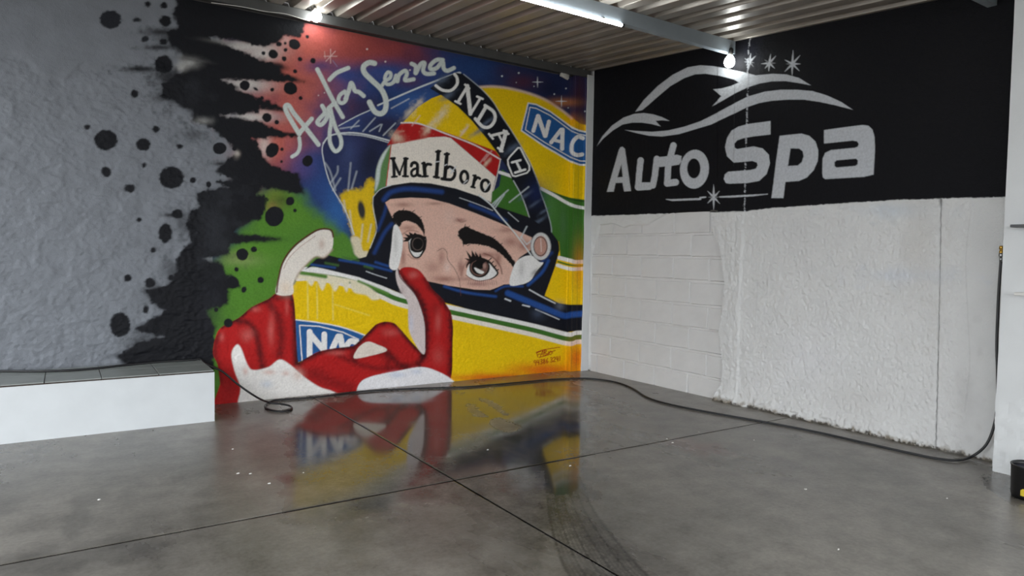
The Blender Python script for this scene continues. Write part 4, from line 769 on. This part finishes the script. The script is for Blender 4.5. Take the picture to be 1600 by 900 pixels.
# relief: rough render on the left with the edge of an older coat, finer towards the mural
edge = np.interp(px, [0, 30, 45, 70, 100, 125, 160, 175, 210, 260], [88, 88, 98, 118, 126, 100, 108, 98, 92, 80])
rough_m = sstep(330, 260, px)*sstep(-6, 6, py-edge+8*fbm(px*.06, py*.06, 3, 40))
ridge = 1-np.abs(2*fbm(PX*9+3, ZR*11, 4, 44))
hA = rough_m*(.008*fbm(PX*13, ZR*13, 4, 41)+.007*np.clip(ridge-.5, 0, 1)+.004*fbm(PX*40, ZR*40, 2, 43)) + .003*fbm(PX*7, ZR*7, 4, 45)+.0016*fbm(PX*45, ZR*45, 2, 46)*(1+1.5*sstep(380, 560, py))
hA -= rough_m*.010
spotm = sstep(250, 300, px)*sstep(345, 300, px)*sstep(150, 200, py)
hA += spotm*.012*fbm(PX*40, ZR*40, 3, 47)
V = np.stack([PX.ravel(), (YC+PD-hA).ravel(), ZR.ravel()], 1)
Cc = sample(px.ravel(), py.ravel(), canvas)
out = (px < -2).ravel(); Cc[out] = lin(GREY)
Q = grid_quads(len(prof), len(zr))
ctr = V[Q].mean(1); fx, fy, _ = proj(ctr); fc = sample_cls(fx, np.maximum(fy, 0)); fc[fx < 0] = 0
fc[(fc == 0) & (fx > 420)] = p_bg
fc[fc >= ANCH] = p_bg
MUR = empty('mural', (3.2, YC-.01, 0), 'spray-painted mural of a helmeted racing driver with red glove on back wall', 'mural')
np_mesh('plaster_coat', V, Q[fc == 0], dict(Col=Cc), MAT_GREY, BW)
SPLIT = ('white_stripe', 'green_stripe', 'paint_spot', 'letter', 'white_cheek_pad')
nq = len(prof)-1
for pid in range(1, ANCH):
    nm, pr = PARTS[pid]
    if nm not in SPLIT: continue
    left = set(np.nonzero(fc == pid)[0].tolist()); first = True; comps = []
    while left:
        st = [left.pop()]; comp = []
        while st:
            f = st.pop(); comp.append(f)
            for g_ in (f-1, f+1, f-nq, f+nq):
                if g_ in left: left.remove(g_); st.append(g_)
        comps.append(comp)
    comps.sort(key=len, reverse=True)
    for comp in comps[1:]:
        if len(comp) < 60 or nm == 'paint_spot': fc[comp] = pr if pr else p_bg
        else: PARTS.append((nm, pr)); fc[comp] = len(PARTS)-1
objs = {}
for pid in list(range(1, ANCH))+list(range(SIGN_LAST+1, len(PARTS))):
    f = Q[fc == pid]
    if len(f) < 8: continue
    nm, pr = PARTS[pid]; objs[pid] = np_mesh(nm, V, f, dict(Col=Cc), MAT_MURAL, objs.get(pr, MUR))

# ---- right wall
RW = box('wall_right', XC+.002, XC+.2, 1.2, YC+.22, -.1, 3.55, MAT_BLOCK); tag(RW, kind='structure', label='white plastered block wall')
def yat(p): return hit(p, 400, 0, XC)[1]
ys = np.array([yat(p) for p in np.arange(919.5, 1600, 1.1)]); ys = ys[ys < YC-.115]; ys = ys[ys > 1.72]
zs = np.concatenate([np.arange(0, 1.72, .0085), np.arange(1.72, 3.52, .0052)])
YY, ZZ = np.meshgrid(ys, zs)
px, py, _ = proj(np.stack([np.full(YY.size, XC), YY.ravel(), ZZ.ravel()], 1)); px = px.reshape(YY.shape); py = py.reshape(YY.shape)
def lineat(L): return np.interp(py, [p[1] for p in L], [p[0] for p in L])
crack = lineat([(1124, 0), (1124, 330), (1113, 352), (1117, 373), (1124, 381), (1129, 412), (1133, 446), (1129, 480), (1123, 520), (1130, 570), (1128, 600), (1114, 622)])
ridgeB = lineat([(1176, 0), (1166, 330), (1160, 450), (1155, 640)])
endB = lineat([(1540, 0), (1522, 330), (1512, 400), (1514, 480), (1518, 560), (1512, 640), (1505, 700)])+3*fbm(px*.1, py*.08, 3, 61)
slot = lineat([(1480, 0), (1473, 312), (1468, 560), (1465, 703)])
colm = sstep(-1, 1, px-crack)*sstep(1.2, -1.2, px-ridgeB)
lower = sstep(-1, 1, py-np.interp(px, [921, 1167, 1403, 1568], [338, 331, 313, 308]))
rB = sstep(2, -2, px-endB)
hB = .022+.014*colm*(.35+.65*lower)+rB*lower*(.0045*fbm(YY*16, ZZ*16, 3, 62)+.0065*fbm(YY*55, ZZ*55, 2, 64)+.003*np.clip(.5-np.abs(2*fbm(YY*12, ZZ*12, 4, 63)), 0, 1))+.0015*fbm(YY*8, ZZ*8, 3, 65)+.0014*fbm(YY*45, ZZ*45, 2, 66)+.004*rB*lower
hB -= .012*np.exp(-((px-slot)/1.0)**2)*lower
chip = sstep(.1, .0, ZZ-.04-.08*fbm(YY*5, YY*0, 3, 67)); hB += lower*rB*chip*(.02*fbm(YY*26, ZZ*26, 3, 68)-.006)
hB += lower*colm*.008*fbm(YY*30, ZZ*7, 3, 69)
hB += .045*np.exp(-(ZZ/.12)**2)*sstep(4.75, 4.2, YY)*sstep(2.1, 2.7, YY)*(1+.5*fbm(YY*7, ZZ*12, 3, 73))
sdz = sd_poly(BZ, px.astype(np.float32), py.astype(np.float32)); hB = np.where(px < 1200, .004+(hB-.004)*sstep(-.6, 1.6, sdz), hB)
V = np.stack([(XC-hB).ravel(), YY.ravel(), ZZ.ravel()], 1); Cc = sample(px.ravel(), py.ravel(), canvas)
Cc[(px > 1598).ravel()] = lin(BASE_WHITE)
Q = grid_quads(len(ys), len(zs), True); ctr = V[Q].mean(1); fx, fy, _ = proj(ctr)
fc = sample_cls(fx, np.maximum(fy, 0)); fc[(fc < ANCH)] = 0
zone = sd_poly(BZ, fx.astype(np.float32), fy.astype(np.float32)) < -.3
keep = (ctr[:, 2] < roof_z(ctr[:, 1])+.03) & ~(zone & (fc == 0))
Q = Q[keep]; fc = fc[keep]
np_mesh('plaster_coat', V, Q[fc == 0], dict(Col=Cc), MAT_WHITE, RW)
SG = empty('painted_sign', (XC-.02, 4.2, 1.77), 'black painted sign band with silver car outline and lettering on right wall', 'sign')
ob = {}
for pid in range(ANCH, SIGN_LAST+1):
    f = Q[fc == pid]
    if len(f): nm, pr = PARTS[pid]; ob[pid] = np_mesh(nm, V, f, dict(Col=Cc), MAT_SIGN, SG)
# concrete blocks showing through the whitewash
bz = [-.03, .2, .43, .655, .885, 1.12, 1.352, 1.58, 1.81]
def block_mesh(L, Hh, seed):
    rs = np.random.RandomState(seed); bm = bmesh.new(); nx, nz = 8, 6
    g = [[None]*(nz+1) for _ in range(nx+1)]
    for i in range(nx+1):
        for j in range(nz+1):
            e = i in (0, nx) or j in (0, nz)
            fy = [0, .025, .17, .34, .5, .66, .83, .975, 1][i]; fz = [0, .05, .3, .5, .7, .95, 1][j]; y = -L*fy+rs.uniform(-.0025, .0025); z = Hh*fz+rs.uniform(-.0025, .0025)
            g[i][j] = bm.verts.new((.006 if e else -.008-rs.uniform(0, .004), y, z))
    for i in range(nx):
        for j in range(nz): bm.faces.new((g[i][j], g[i+1][j], g[i+1][j+1], g[i][j+1]))
    me = bpy.data.meshes.new('block'); bm.to_mesh(me); bm.free(); me.materials.append(MAT_BLOCK); return me
kinds = [block_mesh(.452, .219, s) for s in range(4)]; half = [block_mesh(.222, .219, 9), block_mesh(.14, .219, 10)]
for r in range(8):
    y = YC-.03-(.0 if r % 2 else .0); z = bz[r]
    first = r % 2 == 0
    n = 0
    while y > 4.12:
        me = half[0] if (n == 0 and first) else kinds[(r*3+n) % 4]; L = .23 if (n == 0 and first) else .46
        o = bpy.data.objects.new('block', me); COL.objects.link(o)
        o.location = (XC, y, z+.012-.02*(YC-y)*(.5)); setparent(o, RW)
        y -= L; n += 1
# white strip in the corner
bm = bmesh.new()
ca = hit(912.5, 400, 1, YC-.115)[0]
zz = np.linspace(0, 3.43, 60); rs = np.random.RandomState(5); Vv = []; Ff = []
for i, z in enumerate(zz):
    j = .004*fbm(np.array([z*4.]), np.array([1.]), 3, 71)[0]*2
    Vv += [(ca+j, YC-.104, z), (ca+.003+j, YC-.112, z), (XC-.02, YC-.113, z), (XC-.012, YC-.06, z)]
    if i:
        b = 4*(i-1)
        for k in range(3): Ff.append((b+k, b+k+1, b+k+5, b+k+4))
tr = mesh_obj('trim_1', Vv, Ff, MAT_SMOOTHWHITE, None); tag(tr, kind='structure', label='white painted strip in the corner between mural and sign')

# ---- pillar at the near end of the right wall
Vv, Ff = [], []
zz = np.concatenate([np.linspace(-.02, .5, 34), np.linspace(.56, 3.45, 40)]); yy = np.concatenate([np.linspace(PILLAR_Y, PILLAR_Y-.5, 30), [.9, .4]])
for z in zz:
    for k, y in enumerate(yy):
        a = 1 if z < .5 else .15
        d = .006*a*float(fbm(np.array([y*22]), np.array([z*22]), 3, 81)[0]) + .012*max(0, .1-z)*10*abs(float(vnoise(np.array([y*14]), np.array([z*9]), 85)[0]))
        dy = .008*a*float(fbm(np.array([z*16]), np.array([3.3]), 3, 83)[0]) if k == 0 else 0
        Vv.append((PILLAR_X-d, y+dy, z))
n = len(yy)
for i in range(len(zz)-1):
    for k in range(n-1): Ff.append((i*n+k, i*n+k+1, (i+1)*n+k+1, (i+1)*n+k))
b0 = len(Vv)
for i, z in enumerate(zz): Vv.append((XC+.05, PILLAR_Y, z))
for i in range(len(zz)-1): Ff.append((i*n, (i+1)*n, b0+i+1, b0+i))
pil = mesh_obj('wall_pillar', Vv, Ff, MAT_SMOOTHWHITE); tag(pil, kind='structure', label='white pillar at the near end of the right wall')

# ---- roof: trapezoidal sheets over two steel purlins
CE = empty('ceiling', (2, 2, 3.2), kind='structure', label='corrugated galvanised metal roof seen from below')
RY0, RY1 = -3.2, YC+.02
def sheet(x0, n, dz):
    P = []
    for k in range(n):
        a = x0+k*.2; P += [(a, 0), (a+.100, 0), (a+.104, .003), (a+.118, .046), (a+.122, .049), (a+.176, .049), (a+.180, .046), (a+.196, .003)]
    P += [(x0+n*.2, 0), (x0+n*.2+.10, 0), (x0+n*.2+.118, .046)]
    Vv, Ff = [], []; m = len(P)
    for y in np.linspace(RY0, RY1, 5):
        for (x, z) in P: Vv.append((x, y, roof_z(y)+z+dz))
    for j in range(4):
        for i in range(m-1): Ff.append((j*m+i, j*m+i+1, (j+1)*m+i+1, (j+1)*m+i))
    o = mesh_obj('roof_sheet', Vv, Ff, MAT_ROOF, CE); return o
for k in range(8): sheet(XC+.02-.9-k*1.0+.03, 5, .0015*(k % 2))
def channel(name, y0, x0, x1, h, wd, mat, lip=.018):
    zb = roof_z(y0)-h-.002; zt = roof_z(y0)-.002; bm = bmesh.new(); sl = -.087
    add_box(bm, x0, x1, y0-wd/2, y0-wd/2+.004, zb, zt)
    add_box(bm, x0, x1, y0-wd/2+.004, y0+wd/2, zb, zb+.004); add_box(bm, x0, x1, y0-wd/2+.004, y0+wd/2, zt-.004, zt)
    add_box(bm, x0, x1, y0+wd/2-.004, y0+wd/2, zb+.004, zb+lip)
    return bm_obj(name, bm, mat)
bA = channel('roof_beam', 4.2, -2.8, XC-.022, .115, .055, MAT_BEAM); tag(bA, 'grey steel roof beam carrying the tube light', 'beam')
bC = channel('roof_beam', 2.1, -2.8, XC-.022, .115, .055, MAT_BEAM); tag(bC, 'grey steel roof beam nearest the open front', 'beam')
bm = bmesh.new(); add_box(bm, -2.9, XC-.03, YC-.062, YC-.002, 3.412, roof_z(YC-.04)-.004); bB = bm_obj('wall_beam', bm, MAT_DARKBEAM); tag(bB, 'dull dark steel beam along the top of the mural wall', 'beam')

# ================================================================== THINGS
# ---- bench
BN = empty('bench', (-.5, BENCH_Y+.3, 0), 'low white masonry bench with grey tile top against the back wall', 'bench')
Vv, Ff = [], []
xs_ = np.concatenate([[-2.6], np.linspace(-.6, BENCH_X, 40)]); zs_ = np.linspace(0, BENCH_Z-.016, 10)
for z in zs_:
    for x in xs_: Vv.append((x, BENCH_Y+.003*float(fbm(np.array([x*5]), np.array([z*9]), 3, 91)[0]), z))
m = len(xs_)
for i in range(len(zs_)-1):
    for k in range(m-1): Ff.append((i*m+k, i*m+k+1, (i+1)*m+k+1, (i+1)*m+k))
b0 = len(Vv)
for i, z in enumerate(zs_): Vv.append((BENCH_X, YC-.005, z))
for i in range(len(zs_)-1): Ff.append((i*m+m-1, b0+i, b0+i+1, (i+1)*m+m-1))
b1 = len(Vv); Vv += [(-2.6, YC-.005, BENCH_Z-.016)]
Ff.append(tuple([(len(zs_)-1)*m+k for k in range(m)]+[b0+len(zs_)-1, b1]))
mesh_obj('body', Vv, Ff, MAT_BENCH, BN)
box('tile_bed', -2.6, BENCH_X-.004, BENCH_Y-.002, YC-.006, BENCH_Z-.0155, BENCH_Z-.008, MAT_GROUT, BN)
xj = [-2.6, -2.18, -1.75, -1.32, -.90, -.50, -.115, .225, .59, BENCH_X-.004]
for i in range(len(xj)-1):
    a, b = xj[i]+.0025, xj[i+1]-.0025
    box('tile', a, b, BENCH_Y+.001, BENCH_Y+.335, BENCH_Z-.008, BENCH_Z, MAT_TILE, BN, .0015)
    box('tile', a, b, BENCH_Y+.340, YC-.012, BENCH_Z-.008, BENCH_Z, MAT_TILE, BN, .0015)
# ---- hose
HR = .0085
def onz(x, y, z): return hit(x, y, 2, z)
hp = []
for x, y in [(-60, 573), (0, 575.5), (67, 580), (133, 577), (200, 570), (255, 565), (300, 562.5)]: q_ = onz(x, y, BENCH_Z+HR); hp.append(np.array([q_[0], min(q_[1], YC-.022), q_[2]]))
hp.append(np.array([.955, YC-.05, BENCH_Z+HR+.002])); hp.append(np.array([1.0, YC-.055, BENCH_Z-.03]))
for x, y, yy_ in [(346.7, 580, 6.2), (371, 600, 6.16), (400, 620, 6.1)]: hp.append(hit(x, y, 1, yy_))
for x, y, dz in [(421, 629, .045), (438, 631, .03), (452, 634, .006), (456, 638, 0), (450.5, 641.3, 0), (437, 642.7, 0), (421, 640, 0), (414, 635.3, 0), (418.7, 629.5, .002), (429, 625.5, 0), (453, 623.6, 0), (480, 621.6, 0), (520, 617.5, 0), (575.5, 611, 0), (651, 607, 0), (726.6, 604.6, 0), (802, 598.5, 0), (860, 593, 0), (900, 591.3, 0), (928, 592, 0), (962, 597, 0), (989, 607, 0), (1011.5, 621, 0), (1045.5, 631.5, 0), (1102, 643, 0), (1200, 660.5, 0), (1275.5, 675, 0), (1351, 692, 0), (1426.6, 709, 0), (1464.4, 716.5, 0), (1494, 719, .004)]:
    q_ = onz(x, y, HR+.001+dz); hp.append(q_)
for x, y, xx in [(1517, 714, XC-.10), (1540, 696, XC-.07), (1553, 665.8, XC-.055), (1558.5, 628, XC-.045), (1558.5, 583, XC-.04), (1557.5, 533, XC-.04), (1560, 467, XC-.045), (1563, 420, XC-.05), (1564, 408, XC-.05)]: hp.append(hit(x, y, 0, xx))
HO = tube('hose', hp, HR, MAT_RUBBER, None, 10, 7); tag(HO, 'long black rubber hose trailing from bench across floor to right wall tap', 'hose')
e = hp[-1]
tube('crimp_sleeve', [e+np.array([0, 0, -.005]), e+np.array([0, 0, .03])], .0095, MAT_STEEL, HO, 12, 1)
lathe('hex_nut', [(.0135, 0), (.0145, .002), (.0145, .02), (.0125, .022)], (e[0], e[1], e[2]+.03), MAT_STEEL, HO, 6)
TP = empty('wall_tap', (e[0], e[1], e[2]+.05), 'small brass tap connector on right wall beside white pillar', 'tap')
lathe('brass_body', [(.0115, .052), (.0125, .054), (.0125, .066), (.0105, .068), (.0105, .076), (.0135, .078), (.0135, .098), (.011, .1)], (e[0], e[1], e[2]), MAT_BRASS, TP, 12)
tube('inlet_pipe', [(e[0]+.005, e[1], e[2]+.085), (XC-.005, e[1], e[2]+.085)], .009, MAT_BRASS, TP, 10, 1)
# ---- lights
TL = empty('tube_light', (3.2, 4.2, roof_z(4.2)-.13), 'long glowing LED tube under grey steel roof beam', 'lamp')
tz = roof_z(4.2)-.117-.018
ta, tb = hit(835, 0, 2, tz)[0]-.32, hit(972, 39, 2, tz)[0]
ty = hit(972, 39.5, 2, tz)[1]
tube('glowing_tube', [(ta, ty, tz), (tb, ty, tz)], .013, MAT_TUBE, TL, 12, 1)
for x in (ta-.012, tb+.012): tube('end_cap', [(x-.012, ty, tz), (x+.012, ty, tz)], .0142, MAT_BLACKP, TL, 12, 1)
for x in (ta+.2, tb-.2): box('clip', x-.01, x+.01, ty-.016, ty+.016, tz+.008, tz+.02, MAT_STEEL, TL)
def bulb(px_, py_, ax, v, axis, label):
    c = hit(px_, py_, ax, v); A = Vector(axis).normalized()
    root = empty('light_bulb', tuple(Vector(c)-A*.12), label, 'lamp', 'lit bulbs under the roof')
    lathe('glass', [(.002, .062), (.02, .058), (.036, .046), (.046, .026), (.048, .006), (.044, -.014), (.034, -.034), (.026, -.046)], tuple(c), MAT_BULB, root, 20, axis)
    lathe('base', [(.026, -.046), (.025, -.06), (.019, -.075), (.016, -.082)], tuple(c), MAT_PLASTICW, root, 16, axis)
    lathe('socket', [(.022, -.075), (.023, -.11), (.018, -.125)], tuple(c), MAT_BLACKP, root, 16, axis)
bulb(1140, 95.5, 0, XC-.115, (-.25, -.1, -1), 'glowing round bulb at the sign end of the roof beam')
bulb(494, 24, 1, YC-.13, (-.15, -.5, -1), 'glowing round bulb under the roof above the mural')
# ---- small fixtures by the roof
c = hit(882, 118, 1, YC-.03); WB = empty('wall_bracket', tuple(c), 'small white cable bracket at the top of the mural wall', 'bracket')
bm = bmesh.new(); add_box(bm, -.058, .058, -.012, .012, -.03, .03, .003); bmesh.ops.rotate(bm, verts=bm.verts, matrix=Matrix.Rotation(.25, 3, 'Y')); bmesh.ops.translate(bm, verts=bm.verts, vec=Vector(c)); bm_obj('plate', bm, MAT_PLASTICW, WB)
for dz in (-.012, .004, .018): tube('cable_turn', [c+np.array([-.057, -.014, dz+.014]), c+np.array([.057, -.014, dz-.014])], .0045, MAT_PLASTICW, WB, 8, 1)
rg = [c+np.array([.0+.022*math.cos(t), -.005, .05+.022*math.sin(t)]) for t in np.linspace(0, 2*math.pi, 17)]; tube('ring', rg, .004, MAT_STEEL, WB, 8, 1, False)
wp = [hit(x, y, 1, YC-.068) for x, y in [(330, 4), (380, 11), (415, 18), (445, 21.5), (470, 29), (484, 33)]]
CB = tube('power_cable', wp, .0035, MAT_PLASTICW, None, 8, 6); tag(CB, 'thin white cable clipped along the dark wall beam', 'cable')
# ---- shelf ends on the pillar
def shelf(pxy, th, dep, mat, label, bmat):
    c = hit(*pxy, 0, PILLAR_X-.10); r = empty('wall_shelf', (PILLAR_X, c[1]-.3, c[2]), label, 'shelf')
    box('board', PILLAR_X-dep, PILLAR_X-.001, c[1]-.6, c[1], c[2]-th/2, c[2]+th/2, mat, r, .002)
    for y in (c[1]-.12, c[1]-.48): box('bracket', PILLAR_X-dep*.7, PILLAR_X-.001, y-.008, y+.008, c[2]-th/2-.012, c[2]-th/2, bmat, r)
shelf((1578, 353), .016, .10, MAT_BLACKP, 'black shelf fixed to the white pillar above a white shelf', MAT_BLACKP)
shelf((1584, 459), .018, .10, MAT_PLASTICW, 'white shelf fixed to the white pillar below a black shelf', MAT_PLASTICW)
# ---- bucket
bc = hit(1613, 778, 2, 0); R0 = .105
BK = empty('bucket', (bc[0], bc[1], 0), 'small black bucket with dark blue inside at foot of white pillar', 'bucket')
lathe('wall', [(R0*.9, .002), (R0*.92, .0), (R0*.97, .02), (R0, .175), (R0*1.03, .178), (R0*1.03, .186), (R0*.98, .188), (R0*.95, .17), (R0*.9, .02), (R0*.3, .012)], (bc[0], bc[1], 0), MAT_BLACKP, BK, 32)
lathe('lining', [(R0*.945, .165), (R0*.9, .06), (R0*.3, .058), (.002, .058)], (bc[0], bc[1], 0), MAT_BLUEP, BK, 32)
Vv, Ff = [], []
d0 = math.atan2(-bc[1], -bc[0])
for i in range(9):
    a = d0-.55+i*.11
    for z in (.025, .055+.012*math.sin(i)): Vv.append((bc[0]+(R0*.985)*math.cos(a), bc[1]+(R0*.985)*math.sin(a), z))
for i in range(8): Ff.append((2*i, 2*i+2, 2*i+3, 2*i+1))
mesh_obj('label_patch', Vv, Ff, MAT_YELLOW, BK)

# ---- plaster flakes on the floor
for i, (x, y) in enumerate([(155.6, 781), (372, 740), (391, 740.5), (421, 755.6), (364, 702), (474, 739), (762, 703), (952, 605), (1042, 686), (1051, 692), (1092, 675.6), (1178, 688), (891, 728), (1258.5, 764.7), (1479.5, 779), (1310, 859)]):
    c = hit(x, y, 2, 0); rs = np.random.RandomState(100+i); n = 6; L = rs.uniform(.008, .016)
    ring_ = [(c[0]+L*rs.uniform(.5, 1)*math.cos(2*math.pi*k/n), c[1]+L*.6*rs.uniform(.5, 1)*math.sin(2*math.pi*k/n)) for k in range(n)]
    Vv = [(a, b, .0005) for a, b in ring_]+[(c[0]+(a-c[0])*.8, c[1]+(b-c[1])*.8, .003+rs.uniform(0, .002)) for a, b in ring_]
    o = mesh_obj('plaster_flake', Vv, [tuple(range(n)), tuple(range(n, 2*n))]+[(k, (k+1) % n, n+(k+1) % n, n+k) for k in range(n)], MAT_PLASTICW)
    tag(o, 'tiny white plaster flake lying on the concrete floor', 'flake', 'plaster flakes scattered on the floor')
